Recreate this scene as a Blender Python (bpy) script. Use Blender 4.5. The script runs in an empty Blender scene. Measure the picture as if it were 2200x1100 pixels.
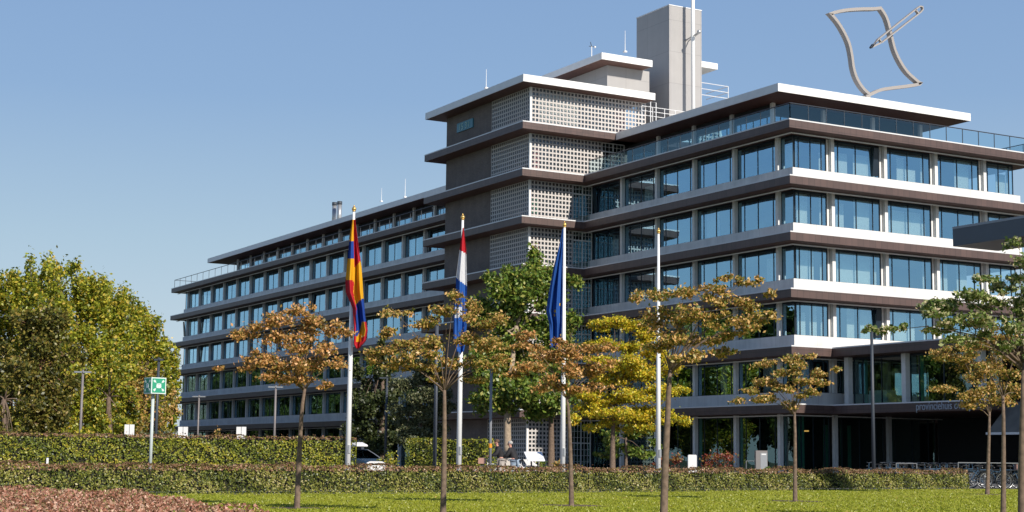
import bpy, math, random
import numpy as np
from mathutils import Vector, Matrix
R = math.radians
random.seed(7); rng = np.random.default_rng(7)
S = bpy.context.scene
COL = S.collection

# ------------------------------------------------------------ camera
F, YAW, PITCH, ROLL = 3448.1, 0.5156, 0.1259, 0.0120
CAM = np.array([-62.59, -76.01, 1.0])
_f = np.array([math.sin(YAW)*math.cos(PITCH), math.cos(YAW)*math.cos(PITCH), math.sin(PITCH)])
_r = np.array([math.cos(YAW), -math.sin(YAW), 0.0]); _u = np.cross(_r, _f)
_c, _s = math.cos(ROLL), math.sin(ROLL)
CR, CU, CF = _c*_r+_s*_u, -_s*_r+_c*_u, _f
HF = np.array([math.sin(YAW), math.cos(YAW), 0.0])
cd = bpy.data.cameras.new('camera'); cam = bpy.data.objects.new('camera', cd); COL.objects.link(cam)
cd.sensor_width = 36; cd.lens = 36*F/2200; cd.clip_start = 0.5; cd.clip_end = 5000
M = Matrix.Identity(4)
for i in range(3):
    M[i][0], M[i][1], M[i][2], M[i][3] = CR[i], CU[i], -CF[i], CAM[i]
cam.matrix_world = M; S.camera = cam

def at(u, v, d):                      # point seen at photo pixel (u,v), d metres ahead of the camera
    q = CF + (u-1100)/F*CR - (v-550)/F*CU
    return CAM + q*d/(q@HF)
def onp(ax, val, u, v):               # point on an axis plane seen at a photo pixel
    q = CF + (u-1100)/F*CR - (v-550)/F*CU
    return CAM + q*(val-CAM[ax])/q[ax]
def gnd(u, d, z=0.0):
    p = at(u, 985, d); p[2] = z; return p

# ------------------------------------------------------------ world, sun, exposure
SUN_EL = R(33); sx, sy = 0.13, -1.0
W = bpy.data.worlds.new('World'); S.world = W; W.use_nodes = True
nt = W.node_tree; bg = nt.nodes['Background']
sky = nt.nodes.new('ShaderNodeTexSky'); sky.sky_type = 'NISHITA'; sky.sun_disc = False
sky.sun_elevation = SUN_EL; sky.sun_rotation = math.atan2(sx, sy)
sky.air_density = 1.0; sky.dust_density = 0.5; sky.ozone_density = 1.6; sky.altitude = 0
# clear-day colour by elevation, blended with the physical sky
tc = nt.nodes.new('ShaderNodeTexCoord'); sz_ = nt.nodes.new('ShaderNodeSeparateXYZ'); nt.links.new(tc.outputs['Generated'], sz_.inputs[0])
rp = nt.nodes.new('ShaderNodeValToRGB'); nt.links.new(sz_.outputs[2], rp.inputs[0])
_el = rp.color_ramp.elements
for _ in range(6): _el.new(0.5)
for e_, (p_, c_) in zip(_el, [(0.0, (.58,.68,.77)), (.06, (.53,.65,.755)), (.13, (.42,.575,.715)), (.22, (.28,.44,.685)), (.32, (.235,.385,.655)), (.40, (.17,.30,.56)), (.60, (.075,.15,.36)), (1.0, (.045,.10,.27))]):
    e_.position = p_; e_.color = (*c_, 1)
v1 = nt.nodes.new('ShaderNodeVectorMath'); v1.operation = 'SCALE'; v1.inputs[3].default_value = 7.85; nt.links.new(rp.outputs[0], v1.inputs[0])
v2 = nt.nodes.new('ShaderNodeVectorMath'); v2.operation = 'SCALE'; v2.inputs[3].default_value = 0.13; nt.links.new(sky.outputs[0], v2.inputs[0])
v3 = nt.nodes.new('ShaderNodeVectorMath'); v3.operation = 'ADD'; nt.links.new(v1.outputs[0], v3.inputs[0]); nt.links.new(v2.outputs[0], v3.inputs[1])
nt.links.new(v3.outputs[0], bg.inputs[0]); bg.inputs[1].default_value = 0.10
sd = bpy.data.lights.new('sun', 'SUN'); sun = bpy.data.objects.new('sun', sd); COL.objects.link(sun)
sd.energy = 5.0; sd.angle = R(0.53); sd.color = (1.0, 0.93, 0.83)
sv = Vector((sx*math.cos(SUN_EL), sy*math.cos(SUN_EL), math.sin(SUN_EL))).normalized()
sun.rotation_euler = sv.to_track_quat('Z', 'Y').to_euler(); sun.location = (0, -60, 80)
S.view_settings.view_transform = 'Standard'; S.view_settings.look = 'None'
S.view_settings.exposure = 0.12; S.view_settings.gamma = 1
S.render.engine = 'CYCLES'; S.cycles.max_bounces = 8; S.cycles.transparent_max_bounces = 24

# ------------------------------------------------------------ materials
MATS = {}
def mat(name, col, rough=0.6, metal=0.0, noise=0.0, nscale=3.0, bump=0.0, spec=0.5, emit=None):
    if name in MATS: return MATS[name]
    m = bpy.data.materials.new(name); m.use_nodes = True; MATS[name] = m
    n = m.node_tree; b = n.nodes['Principled BSDF']
    b.inputs['Base Color'].default_value = (*col, 1); b.inputs['Roughness'].default_value = rough
    b.inputs['Metallic'].default_value = metal; b.inputs['Specular IOR Level'].default_value = spec
    if noise or bump:
        g = n.nodes.new('ShaderNodeNewGeometry'); t = n.nodes.new('ShaderNodeTexNoise')
        t.inputs['Scale'].default_value = nscale; t.inputs['Detail'].default_value = 6
        n.links.new(g.outputs['Position'], t.inputs['Vector'])
        if noise:
            r = n.nodes.new('ShaderNodeValToRGB'); e = r.color_ramp.elements
            e[0].position = 0.3; e[1].position = 0.7
            e[0].color = (*[c*(1-noise) for c in col], 1); e[1].color = (*[min(1, c*(1+noise)) for c in col], 1)
            n.links.new(t.outputs['Fac'], r.inputs[0]); n.links.new(r.outputs[0], b.inputs['Base Color'])
        if bump:
            q = n.nodes.new('ShaderNodeBump'); q.inputs['Strength'].default_value = bump
            n.links.new(t.outputs['Fac'], q.inputs['Height']); n.links.new(q.outputs[0], b.inputs['Normal'])
    if emit:
        b.inputs['Emission Color'].default_value = (*emit[:3], 1); b.inputs['Emission Strength'].default_value = emit[3]
    return m
def brick_mat(name, c1, c2, mortar, bw, bh, ms, rough=0.8, off=0.5, streak=1.0):
    m = bpy.data.materials.new(name); m.use_nodes = True; MATS[name] = m
    n = m.node_tree; b = n.nodes['Principled BSDF']; b.inputs['Roughness'].default_value = rough
    b.inputs['Specular IOR Level'].default_value = 0.3
    g = n.nodes.new('ShaderNodeNewGeometry'); sp = n.nodes.new('ShaderNodeSeparateXYZ'); cb = n.nodes.new('ShaderNodeCombineXYZ')
    a = n.nodes.new('ShaderNodeMath'); a.operation = 'ADD'
    n.links.new(g.outputs['Position'], sp.inputs[0])
    n.links.new(sp.outputs[0], a.inputs[0]); n.links.new(sp.outputs[1], a.inputs[1])
    n.links.new(a.outputs[0], cb.inputs[0]); n.links.new(sp.outputs[2], cb.inputs[1])
    t = n.nodes.new('ShaderNodeTexBrick'); t.offset = off
    t.inputs['Color1'].default_value = (*c1, 1); t.inputs['Color2'].default_value = (*c2, 1); t.inputs['Mortar'].default_value = (*mortar, 1)
    t.inputs['Scale'].default_value = 1; t.inputs['Brick Width'].default_value = bw; t.inputs['Row Height'].default_value = bh
    t.inputs['Mortar Size'].default_value = ms; t.inputs['Mortar Smooth'].default_value = 0.2
    n.links.new(cb.outputs[0], t.inputs['Vector'])
    no = n.nodes.new('ShaderNodeTexNoise'); no.inputs['Scale'].default_value = 0.9; no.inputs['Detail'].default_value = 7
    n.links.new(g.outputs['Position'], no.inputs['Vector'])
    mr = n.nodes.new('ShaderNodeMapRange'); mr.inputs[1].default_value = 0.3; mr.inputs[2].default_value = 0.7
    mr.inputs[3].default_value = 1-.14*streak; mr.inputs[4].default_value = 1+.08*streak; n.links.new(no.outputs['Fac'], mr.inputs[0])
    vm = n.nodes.new('ShaderNodeVectorMath'); vm.operation = 'MULTIPLY'; vm.inputs[1].default_value = (3.2, 3.2, .22); n.links.new(g.outputs['Position'], vm.inputs[0])
    n2 = n.nodes.new('ShaderNodeTexNoise'); n2.inputs['Scale'].default_value = 1; n2.inputs['Detail'].default_value = 5; n.links.new(vm.outputs[0], n2.inputs['Vector'])
    m2 = n.nodes.new('ShaderNodeMapRange'); m2.inputs[1].default_value = .35; m2.inputs[2].default_value = .62; m2.inputs[3].default_value = 1-.075*streak; m2.inputs[4].default_value = 1.0; n.links.new(n2.outputs['Fac'], m2.inputs[0])
    mm = n.nodes.new('ShaderNodeMath'); mm.operation = 'MULTIPLY'; n.links.new(mr.outputs[0], mm.inputs[0]); n.links.new(m2.outputs[0], mm.inputs[1])
    mx = n.nodes.new('ShaderNodeMix'); mx.data_type = 'RGBA'; mx.blend_type = 'MULTIPLY'; mx.inputs[0].default_value = 1
    n.links.new(t.outputs['Color'], mx.inputs[6]); n.links.new(mm.outputs[0], mx.inputs[7]); n.links.new(mx.outputs[2], b.inputs['Base Color'])
    return m
def glass_mat(name, tint, refl, trans, fac, rough=0.0, wav=0.0):
    m = bpy.data.materials.new(name); m.use_nodes = True; MATS[name] = m
    n = m.node_tree; n.nodes.remove(n.nodes['Principled BSDF']); out = n.nodes['Material Output']
    gl = n.nodes.new('ShaderNodeBsdfGlossy'); gl.inputs['Color'].default_value = (*refl, 1); gl.inputs['Roughness'].default_value = rough
    tr = n.nodes.new('ShaderNodeBsdfTransparent'); tr.inputs['Color'].default_value = (*trans, 1)
    lw = n.nodes.new('ShaderNodeFresnel'); lw.inputs['IOR'].default_value = 1.5
    ad = n.nodes.new('ShaderNodeMath'); ad.operation = 'ADD'; ad.use_clamp = True; ad.inputs[1].default_value = fac
    mx = n.nodes.new('ShaderNodeMixShader')
    gb = n.nodes.new('ShaderNodeNewGeometry'); iv = n.nodes.new('ShaderNodeMath'); iv.operation = 'SUBTRACT'; iv.inputs[0].default_value = 1; n.links.new(gb.outputs['Backfacing'], iv.inputs[1])
    ml = n.nodes.new('ShaderNodeMath'); ml.operation = 'MULTIPLY'; n.links.new(ad.outputs[0], ml.inputs[0]); n.links.new(iv.outputs[0], ml.inputs[1])
    n.links.new(lw.outputs[0], ad.inputs[0]); n.links.new(ml.outputs[0], mx.inputs[0])
    n.links.new(tr.outputs[0], mx.inputs[1]); n.links.new(gl.outputs[0], mx.inputs[2]); n.links.new(mx.outputs[0], out.inputs['Surface'])
    if wav:
        g = n.nodes.new('ShaderNodeNewGeometry'); t = n.nodes.new('ShaderNodeTexNoise'); t.inputs['Scale'].default_value = 0.6; t.inputs['Detail'].default_value = 1
        q = n.nodes.new('ShaderNodeBump'); q.inputs['Strength'].default_value = wav; q.inputs['Distance'].default_value = 0.1
        n.links.new(g.outputs['Position'], t.inputs['Vector']); n.links.new(t.outputs['Fac'], q.inputs['Height']); n.links.new(q.outputs[0], gl.inputs['Normal'])
    return m
def leaf_mat(name, cols, trans=0.3, attr='rnd'):
    m = bpy.data.materials.new(name); m.use_nodes = True; MATS[name] = m
    n = m.node_tree; n.nodes.remove(n.nodes['Principled BSDF']); out = n.nodes['Material Output']
    a = n.nodes.new('ShaderNodeAttribute'); a.attribute_name = attr
    r = n.nodes.new('ShaderNodeValToRGB'); el = r.color_ramp.elements
    while len(el) < len(cols): el.new(0.5)
    for i, c in enumerate(cols): el[i].position = i/max(1, len(cols)-1); el[i].color = (*c, 1)
    d = n.nodes.new('ShaderNodeBsdfDiffuse'); t = n.nodes.new('ShaderNodeBsdfTranslucent'); mx = n.nodes.new('ShaderNodeMixShader'); mx.inputs[0].default_value = trans
    gl = n.nodes.new('ShaderNodeBsdfGlossy'); gl.inputs['Roughness'].default_value = 0.45; m2 = n.nodes.new('ShaderNodeMixShader'); m2.inputs[0].default_value = 0.04
    n.links.new(a.outputs['Fac'], r.inputs[0]); n.links.new(r.outputs[0], d.inputs[0]); n.links.new(r.outputs[0], t.inputs[0])
    n.links.new(d.outputs[0], mx.inputs[1]); n.links.new(t.outputs[0], mx.inputs[2])
    n.links.new(mx.outputs[0], m2.inputs[1]); n.links.new(gl.outputs[0], m2.inputs[2]); n.links.new(m2.outputs[0], out.inputs['Surface'])
    return m

WHITE = brick_mat('white_cladding', (.80,.79,.77), (.76,.755,.74), (.58,.57,.56), 1.485, 3.5, .012, 0.5, off=0.0)
WHITEP = mat('white_paint', (.80,.79,.77), 0.4, noise=.04, nscale=2)
COLM = mat('column_concrete', (.74,.73,.71), 0.6, noise=.06, nscale=4)
BAND = brick_mat('brown_stone_band', (.112,.068,.058), (.090,.056,.049), (.045,.03,.027), .49, .6, .012, 0.48, off=0.0); BAND.node_tree.nodes['Principled BSDF'].inputs['Specular IOR Level'].default_value = 0.6
SOFF = mat('soffit_timber', (.13,.065,.05), 0.6, noise=.2, nscale=5)
CAPM = mat('pale_edge_trim', (.72,.72,.72), 0.4)
FRAME = mat('dark_window_frame', (.012,.022,.035), 0.35)
GLASS = glass_mat('facade_glass', None, (.46,.76,.97), (.93,.98,.97), 0.52, wav=0.12)
GLASSG = glass_mat('ground_floor_glass', None, (.40,.60,.62), (.72,.84,.80), 0.20, wav=0.05)
RGLASS = glass_mat('railing_glass', None, (.5,.75,.85), (.88,.95,.97), 0.10)
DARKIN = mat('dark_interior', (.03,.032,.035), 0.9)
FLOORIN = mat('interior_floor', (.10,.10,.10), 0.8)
BLIND = mat('window_blind', (.80,.84,.79), 0.9)
CURT = mat('green_curtain', (.16,.42,.33), 0.9)
BRICK = brick_mat('dark_brick', (.235,.19,.17), (.185,.155,.143), (.16,.145,.135), .22, .075, .010, 0.9)
GREYP = brick_mat('grey_metal_cladding', (.40,.385,.375), (.38,.37,.365), (.26,.25,.25), 2.9, 2.55, .014, 0.42, off=0.0, streak=.3)
GBFR = mat('glass_block_joint', (.54,.505,.48), 0.7, noise=.06, nscale=8)
GBGL = glass_mat('glass_block', None, (.50,.62,.72), (.90,.93,.93), 0.18, rough=0.3)
GBPALE = mat('glass_block_pale_backing', (.75,.72,.66), 0.8)
STEEL = mat('galvanised_steel', (.42,.43,.44), 0.4, metal=0.6)
DSTEEL = mat('dark_grey_steel', (.045,.055,.07), 0.5)
MASTW = mat('white_mast_paint', (.85,.85,.84), 0.35)
RED = mat('red_curtain', (.42,.06,.06), 0.9)
GREENIN = mat('green_interior_panel', (.05,.35,.18), 0.9)
BRONZE = mat('sculpture_metal', (.36,.33,.31), 0.5)
GOLD = mat('gold_finial', (.75,.48,.15), 0.3, metal=0.7)
BARK = mat('bark', (.15,.105,.075), 0.9, noise=.35, nscale=14, bump=0.5)
BARKP = mat('pale_bark', (.36,.28,.20), 0.9, noise=.25, nscale=8, bump=0.3)
LAMPO = mat('warm_lamp', (.9,.5,.2), 0.5, emit=(1.0, .45, .12, 1.2))

# ------------------------------------------------------------ mesh helpers
def tag(o, label=None, cat=None, group=None, kind=None):
    if label: o['label'] = label
    if cat: o['category'] = cat
    if group: o['group'] = group
    if kind: o['kind'] = kind
    return o
def thing(name, loc, label, cat, group=None):
    o = bpy.data.objects.new(name, None); COL.objects.link(o); o.location = [float(a) for a in loc]
    o.empty_display_size = 0.3
    return tag(o, label, cat, group)
def attach(o, parent):
    if parent is not None:
        o.parent = parent
        if parent.type == 'EMPTY': o.matrix_parent_inverse = Matrix.Translation(-parent.location)
class MB:
    def __init__(s): s.v = []; s.f = []
    def box(s, x0, y0, z0, x1, y1, z1):
        if x0 > x1: x0, x1 = x1, x0
        if y0 > y1: y0, y1 = y1, y0
        if z0 > z1: z0, z1 = z1, z0
        b = len(s.v)
        s.v += [(x0,y0,z0),(x1,y0,z0),(x1,y1,z0),(x0,y1,z0),(x0,y0,z1),(x1,y0,z1),(x1,y1,z1),(x0,y1,z1)]
        s.f += [tuple(b+i for i in q) for q in ((0,3,2,1),(4,5,6,7),(0,1,5,4),(1,2,6,5),(2,3,7,6),(3,0,4,7))]
        return s
    def obox(s, c, ax, ay, az, hx, hy, hz):          # oriented box
        c = np.array(c, float); ax, ay, az = [np.array(a, float)/np.linalg.norm(a) for a in (ax, ay, az)]
        b = len(s.v)
        for k in ((-1,-1,-1),(1,-1,-1),(1,1,-1),(-1,1,-1),(-1,-1,1),(1,-1,1),(1,1,1),(-1,1,1)):
            s.v.append(tuple(c + ax*hx*k[0] + ay*hy*k[1] + az*hz*k[2]))
        s.f += [tuple(b+i for i in q) for q in ((0,3,2,1),(4,5,6,7),(0,1,5,4),(1,2,6,5),(2,3,7,6),(3,0,4,7))]
        return s
    def tube(s, pts, rad, n=8, cap=True, closed=False):
        pts = [np.array(p, float) for p in pts]; N = len(pts)
        if not hasattr(rad, '__len__'): rad = [rad]*N
        b = len(s.v); prev = None
        for i, p in enumerate(pts):
            if closed: t = pts[(i+1) % N]-pts[i-1]
            else: t = pts[min(i+1, N-1)]-pts[max(i-1, 0)]
            t = t/(np.linalg.norm(t)+1e-9)
            ref = prev if prev is not None else (np.array([1., 0, 0]) if abs(t[0]) < .8 else np.array([0, 1., 0]))
            a = ref - t*(ref@t); a /= np.linalg.norm(a)+1e-9; prev = a; c = np.cross(t, a)
            for k in range(n):
                th = 2*math.pi*k/n; s.v.append(tuple(p+rad[i]*(math.cos(th)*a+math.sin(th)*c)))
        for i in range(N if closed else N-1):
            j = (i+1) % N
            for k in range(n):
                k2 = (k+1) % n; s.f.append((b+i*n+k, b+i*n+k2, b+j*n+k2, b+j*n+k))
        if cap and not closed:
            s.f.append(tuple(b+k for k in range(n))[::-1]); s.f.append(tuple(b+(N-1)*n+k for k in range(n)))
        return s
    def poly(s, pts, d):                               # polygon extruded by vector d
        b = len(s.v); n = len(pts); d = np.array(d, float)
        s.v += [tuple(np.array(p, float)) for p in pts] + [tuple(np.array(p, float)+d) for p in pts]
        s.f.append(tuple(range(b, b+n))); s.f.append(tuple(range(b+2*n-1, b+n-1, -1)))
        for i in range(n):
            j = (i+1) % n; s.f.append((b+i, b+n+i, b+n+j, b+j))
        return s
    def sphere(s, c, r, n=12, m=8, sc=(1,1,1)):
        b = len(s.v)
        for i in range(m+1):
            ph = math.pi*i/m
            for k in range(n):
                th = 2*math.pi*k/n
                s.v.append((c[0]+r*sc[0]*math.sin(ph)*math.cos(th), c[1]+r*sc[1]*math.sin(ph)*math.sin(th), c[2]+r*sc[2]*math.cos(ph)))
        for i in range(m):
            for k in range(n):
                k2 = (k+1) % n; s.f.append((b+i*n+k, b+(i+1)*n+k, b+(i+1)*n+k2, b+i*n+k2))
        return s
    def build(s, name, m, parent=None, smooth=False):
        me = bpy.data.meshes.new(name); me.from_pydata(s.v, [], s.f); me.validate(); me.update()
        if m: me.materials.append(m)
        if smooth:
            for p in me.polygons: p.use_smooth = True
        o = bpy.data.objects.new(name, me); COL.objects.link(o); attach(o, parent); return o
def box(name, m, parent, *a): return MB().box(*a).build(name, m, parent)
def copy_thing(o, loc, rz=None, label=None, sc=None):
    c = o.copy(); COL.objects.link(c); c.location = [float(a) for a in loc]
    if rz is not None: c.rotation_euler[2] = rz
    if sc is not None: c.scale = (sc, sc, sc)
    if label: c['label'] = label
    def rec(a, b):
        for ch in a.children:
            d = ch.copy(); COL.objects.link(d); inv = ch.matrix_parent_inverse.copy(); d.parent = b; d.matrix_parent_inverse = inv; rec(ch, d)
    rec(o, c); return c
def leaves(name, P, size, m, parent=None, up=0.35, nrm=None, rnd=None, aspect=0.6, jit=0.8, seed=None):
    P = np.asarray(P, float); N = len(P)
    n = rng.normal(size=(N, 3)); n /= np.linalg.norm(n, axis=1)[:, None]
    n[:, 2] += up
    if nrm is not None: n = n*jit + nrm
    n /= np.linalg.norm(n, axis=1)[:, None]+1e-9
    t = np.cross(n, rng.normal(size=(N, 3))); t /= np.linalg.norm(t, axis=1)[:, None]+1e-9
    b = np.cross(n, t)
    sz = size*(0.6+0.8*rng.random(N))[:, None]*0.5
    V = np.empty((N, 4, 3)); V[:, 0] = P-t*sz; V[:, 1] = P-b*sz*aspect; V[:, 2] = P+t*sz; V[:, 3] = P+b*sz*aspect
    me = bpy.data.meshes.new(name); me.vertices.add(4*N); me.vertices.foreach_set('co', V.ravel())
    me.loops.add(4*N); me.loops.foreach_set('vertex_index', np.arange(4*N, dtype=np.int32))
    me.polygons.add(N); me.polygons.foreach_set('loop_start', np.arange(0, 4*N, 4, dtype=np.int32)); me.update(calc_edges=True)
    at_ = me.attributes.new('rnd', 'FLOAT', 'FACE'); at_.data.foreach_set('value', (rng.random(N) if rnd is None else rnd).astype(np.float32))
    me.materials.append(m)
    o = bpy.data.objects.new(name, me); COL.objects.link(o); attach(o, parent); return o

# ------------------------------------------------------------ ground
def struct(name, m, pts, z):
    mb = MB(); mb.v = [(p[0], p[1], z) for p in pts]; mb.f = [tuple(range(len(pts)))]
    o = mb.build(name, m); o['kind'] = 'structure'; return o
GR = mat('paving', (.12,.115,.11), 0.9, noise=.15, nscale=2)
struct('ground', mat('far_ground', (.10,.12,.06), 0.95, noise=.3, nscale=.2), [(-2500,-2500),(2500,-2500),(2500,2500),(-2500,2500)], 0.0)
def lawn_mat():
    m = bpy.data.materials.new('lawn_grass'); m.use_nodes = True; n = m.node_tree; b = n.nodes['Principled BSDF']
    b.inputs['Roughness'].default_value = 0.9; b.inputs['Specular IOR Level'].default_value = 0.1
    g = n.nodes.new('ShaderNodeNewGeometry')
    t1 = n.nodes.new('ShaderNodeTexNoise'); t1.inputs['Scale'].default_value = 0.35; t1.inputs['Detail'].default_value = 5
    t2 = n.nodes.new('ShaderNodeTexNoise'); t2.inputs['Scale'].default_value = 9; t2.inputs['Detail'].default_value = 6
    for t in (t1, t2): n.links.new(g.outputs['Position'], t.inputs['Vector'])
    r = n.nodes.new('ShaderNodeValToRGB'); e = r.color_ramp.elements
    e[0].position = .32; e[0].color = (.225,.27,.018,1); e[1].position = .7; e[1].color = (.37,.345,.06,1)
    r2 = n.nodes.new('ShaderNodeValToRGB'); e = r2.color_ramp.elements
    e[0].position = .3; e[0].color = (.80,.84,.8,1); e[1].position = .7; e[1].color = (1.08,1.05,1.05,1)
    mx = n.nodes.new('ShaderNodeMix'); mx.data_type = 'RGBA'; mx.blend_type = 'MULTIPLY'; mx.inputs[0].default_value = 1
    n.links.new(t1.outputs['Fac'], r.inputs[0]); n.links.new(t2.outputs['Fac'], r2.inputs[0])
    n.links.new(r.outputs[0], mx.inputs[6]); n.links.new(r2.outputs[0], mx.inputs[7]); n.links.new(mx.outputs[2], b.inputs['Base Color'])
    return m
g0 = [gnd(-250, 8), gnd(2450, 8), gnd(2500, 73), gnd(2065, 67), gnd(1225, 49.5), gnd(400, 41), gnd(-250, 36)]
struct('lawn', lawn_mat(), g0, 0.006)
g1 = [gnd(-300, 36.5), gnd(400, 41.5), gnd(1225, 50), gnd(2065, 67.5), gnd(2600, 74), (60, -20, 0), (40, 130, 0), (-70, 130, 0)]
struct('pavement', GR, g1, 0.003)

# ------------------------------------------------------------ office building
def Z(k): return 4.52 + 3.5*(k-1)
BT = 0.54; PAR = 0.80; LED = 1.3; GLY = 1.6; XE = 22.5; SP = 4.454
SYX = [4.58+SP*i for i in range(4)]                       # columns on the short face (x)
WYE = [2.94+SP*i for i in range(5)]                       # columns on the long face, front wing (y)
WYW = [119.8-SP*j for j in range(19)][::-1]               # rear wing (y)

def slab(par, k, x0, y0, x1, y1, roof=False):
    z = Z(k)
    o = MB().box(x0, y0, z-BT, x1, y1, z).build('fascia' if roof else 'ledge', WHITEP if roof else BAND, par)
    MB().box(x0+.05, y0+.05, z-BT-.012, x1-.05, y1-.05, z-BT-.002).build('soffit', SOFF, o)
    if not roof:
        t = MB(); e = .012
        t.box(x0-e, y0-e, z-.045, x1+e, y0+.05, z+.03); t.box(x0-e, y0+.0501, z-.045, x0+.05, y1, z+.03)
        t.box(x1-.05, y0+.0501, z-.045, x1+e, y1, z+.03)
        t.build('edge_trim', CAPM, o)
        t = MB(); zz = z-BT-.16
        t.box(x0+.75, y0+.75, zz, x1-.75, y0+.83, zz+.07)
        t.box(x0+.75, y0+.831, zz, x0+.83, y1-.2, zz+.07)
        t.build('blind_rail', WHITEP, o)
    return o

def window(par, name, face, a0, a1, z0, z1, fixed, blinds=0, gm=None, side=-1, tilt=False):
    """a bay of glazing between columns; face 'S' (runs along x at y=fixed) or 'W' (runs along y at x=fixed)"""
    gm = gm or GLASS; e = .02
    def bx(mb, s0, s1, d0, d1, za, zb):
        if face == 'S': mb.box(s0, fixed+d0, za, s1, fixed+d1, zb)
        else: mb.box(fixed+d0, s0, za, fixed+d1, s1, zb)
    L = a1-a0; big = L > 2.2
    p = MB(); bx(p, a0+e, a1-e, 0.03, 0.045, z0+.02, z1-.02)
    o = p.build(name, gm, par)
    fr = MB(); w = .045
    bx(fr, a0+.01, a1-.01, 0, .09, z0+.001, z0+w); bx(fr, a0+.01, a1-.01, 0, .09, z1-.12, z1-.001)
    bx(fr, a0+.01, a0+.01+w, .001, .089, z0+w, z1-.12); bx(fr, a1-.01-w, a1-.01, .001, .089, z0+w, z1-.12)
    if big:
        for q in (.13, .50, .85) if face == 'S' else (.14, .5, .83):
            bx(fr, a0+L*q-.028, a0+L*q+.028, .002, .088, z0+w, z1-.12)
    fr.build('window_frame', FRAME, o)
    if blinds:
        b = MB(); cuts = [.02, .13, .5, .85, .98] if big else [.05, .95]
        for i in range(len(cuts)-1):
            if random.random() < blinds:
                s0 = a0+L*cuts[i]+.04; s1 = a0+L*cuts[i+1]-.04; w_ = (s1-s0)*random.choice([1, 1, .7, .45])
                if random.random() < .5: s0 = s1-w_
                else: s1 = s0+w_
                top = z1-.14 if random.random() < .6 else z0+(z1-z0)*random.uniform(.45, .8)
                bx(b, s0, s1, .30, .32, z0+.02, top)
        if b.v: b.build('blind', BLIND, o)
    if tilt:
        q = MB(); s1 = a0+L*.9
        if face == 'S': q.obox((s1, fixed-.12, (z0+z1)/2), (1,0,0), (0,1,.09), (0,-.09,1), .22, .03, (z1-z0)/2-.15)
        else: q.obox((fixed-.12, s1, (z0+z1)/2), (0,1,0), (1,0,.09), (-.09,0,1), .22, .03, (z1-z0)/2-.15)
        q.build('open_casement', FRAME, o)
    return o

def wing(name, label, y0, y1, ycols, south, north, gy0, gy1):
    T = thing(name, (11, (y0+y1)/2, 0), label, 'building')
    for k in range(1, 7):
        slab(T, k, 0, y0, XE, y1)
        pa = MB(); z = Z(k)
        if k < 6:
            pa.box(LED, (LED if south else y0+.02), z+.001, XE-LED, (y1-LED if north else y1-.02), z+PAR)
            pa.build('parapet', WHITE, T)
    # columns: one mesh per grid line, every storey
    def colmesh(cx, cy, lo=0):
        c = MB().box(cx-.12, cy-.13, 0.0, cx+.14, cy+.13, Z(6)-BT-.02)
        c.build('column', COLM, T)
    for y in ycols: colmesh(LED+.16, y)
    if south:
        for x in SYX: colmesh(x, LED+.16)
    # jambs beside the short-face columns
    if south:
        for x in SYX: MB().box(x-.30, GLY-.02, Z(1)+.02, x-.15, GLY+.1, Z(6)-BT-.02).build('window_jamb', COLM, T)
    # glazing
    for k in range(0, 6):
        za = 0.06 if k == 0 else Z(k)+PAR; zb = Z(k+1)-BT-.03
        ys = [gy0]+list(ycols)+[gy1]
        for i in range(len(ys)-1):
            a0 = ys[i]+(.10 if i else 0); a1 = ys[i+1]-(.10 if i < len(ys)-2 else 0)
            if a1-a0 < .5: continue
            nm = 'window' if k else 'ground_window'
            window(T, nm, 'W', a0, a1, za, zb, GLY, blinds=.11 if k else 0, gm=GLASS if k else GLASSG, tilt=(random.random() < .05 and k > 1))
        if south:
            xs = [GLY+.1]+SYX+[XE-GLY]
            for i in range(len(xs)-1):
                if k == 0 and i > 2: continue
                a0 = xs[i]+(.16 if i else 0); a1 = xs[i+1]-(.31 if i < len(xs)-2 else 0)
                window(T, 'window' if k else 'ground_window', 'S', a0, a1, za, zb, GLY, blinds=.78 if k else 0, gm=GLASS if k else GLASSG, tilt=(k == 5 and i == 1) or (k == 2 and i == 1))
        if north:
            window(T, 'end_window', 'S', GLY+.1, 5.0, za, zb, XE*0+gy1-.1, gm=GLASS)
    # interior
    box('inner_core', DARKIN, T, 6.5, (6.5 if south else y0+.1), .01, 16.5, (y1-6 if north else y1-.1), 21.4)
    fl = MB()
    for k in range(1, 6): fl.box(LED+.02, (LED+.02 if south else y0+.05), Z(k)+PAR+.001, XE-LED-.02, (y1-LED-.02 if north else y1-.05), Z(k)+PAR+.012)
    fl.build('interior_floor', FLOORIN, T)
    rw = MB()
    for k in range(0, 6):
        za = 0 if k == 0 else Z(k)+PAR; zb = Z(k+1)-BT-.03
        rw.box(XE-GLY-.1, (7 if south else y0+.1), za, XE-GLY, (y1-GLY if north else y1-.1), zb)
        if north: rw.box(5.1, gy1-.1, za, XE-GLY-.11, gy1, zb)
        if south and k > 0: pass
    rw.build('rear_wall', BRICK, T)
    return T

east = wing('office_wing', 'front wing of the white and brown office building, its sunlit short end facing right', 0, 31.0, WYE, True, False, GLY, 24.9)
west = wing('office_wing', 'long rear wing of the office building running away to the left in shade', 31.0, 122.3, [y for y in WYW if y > 38.9], False, True, 38.3, 121.3)

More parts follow.
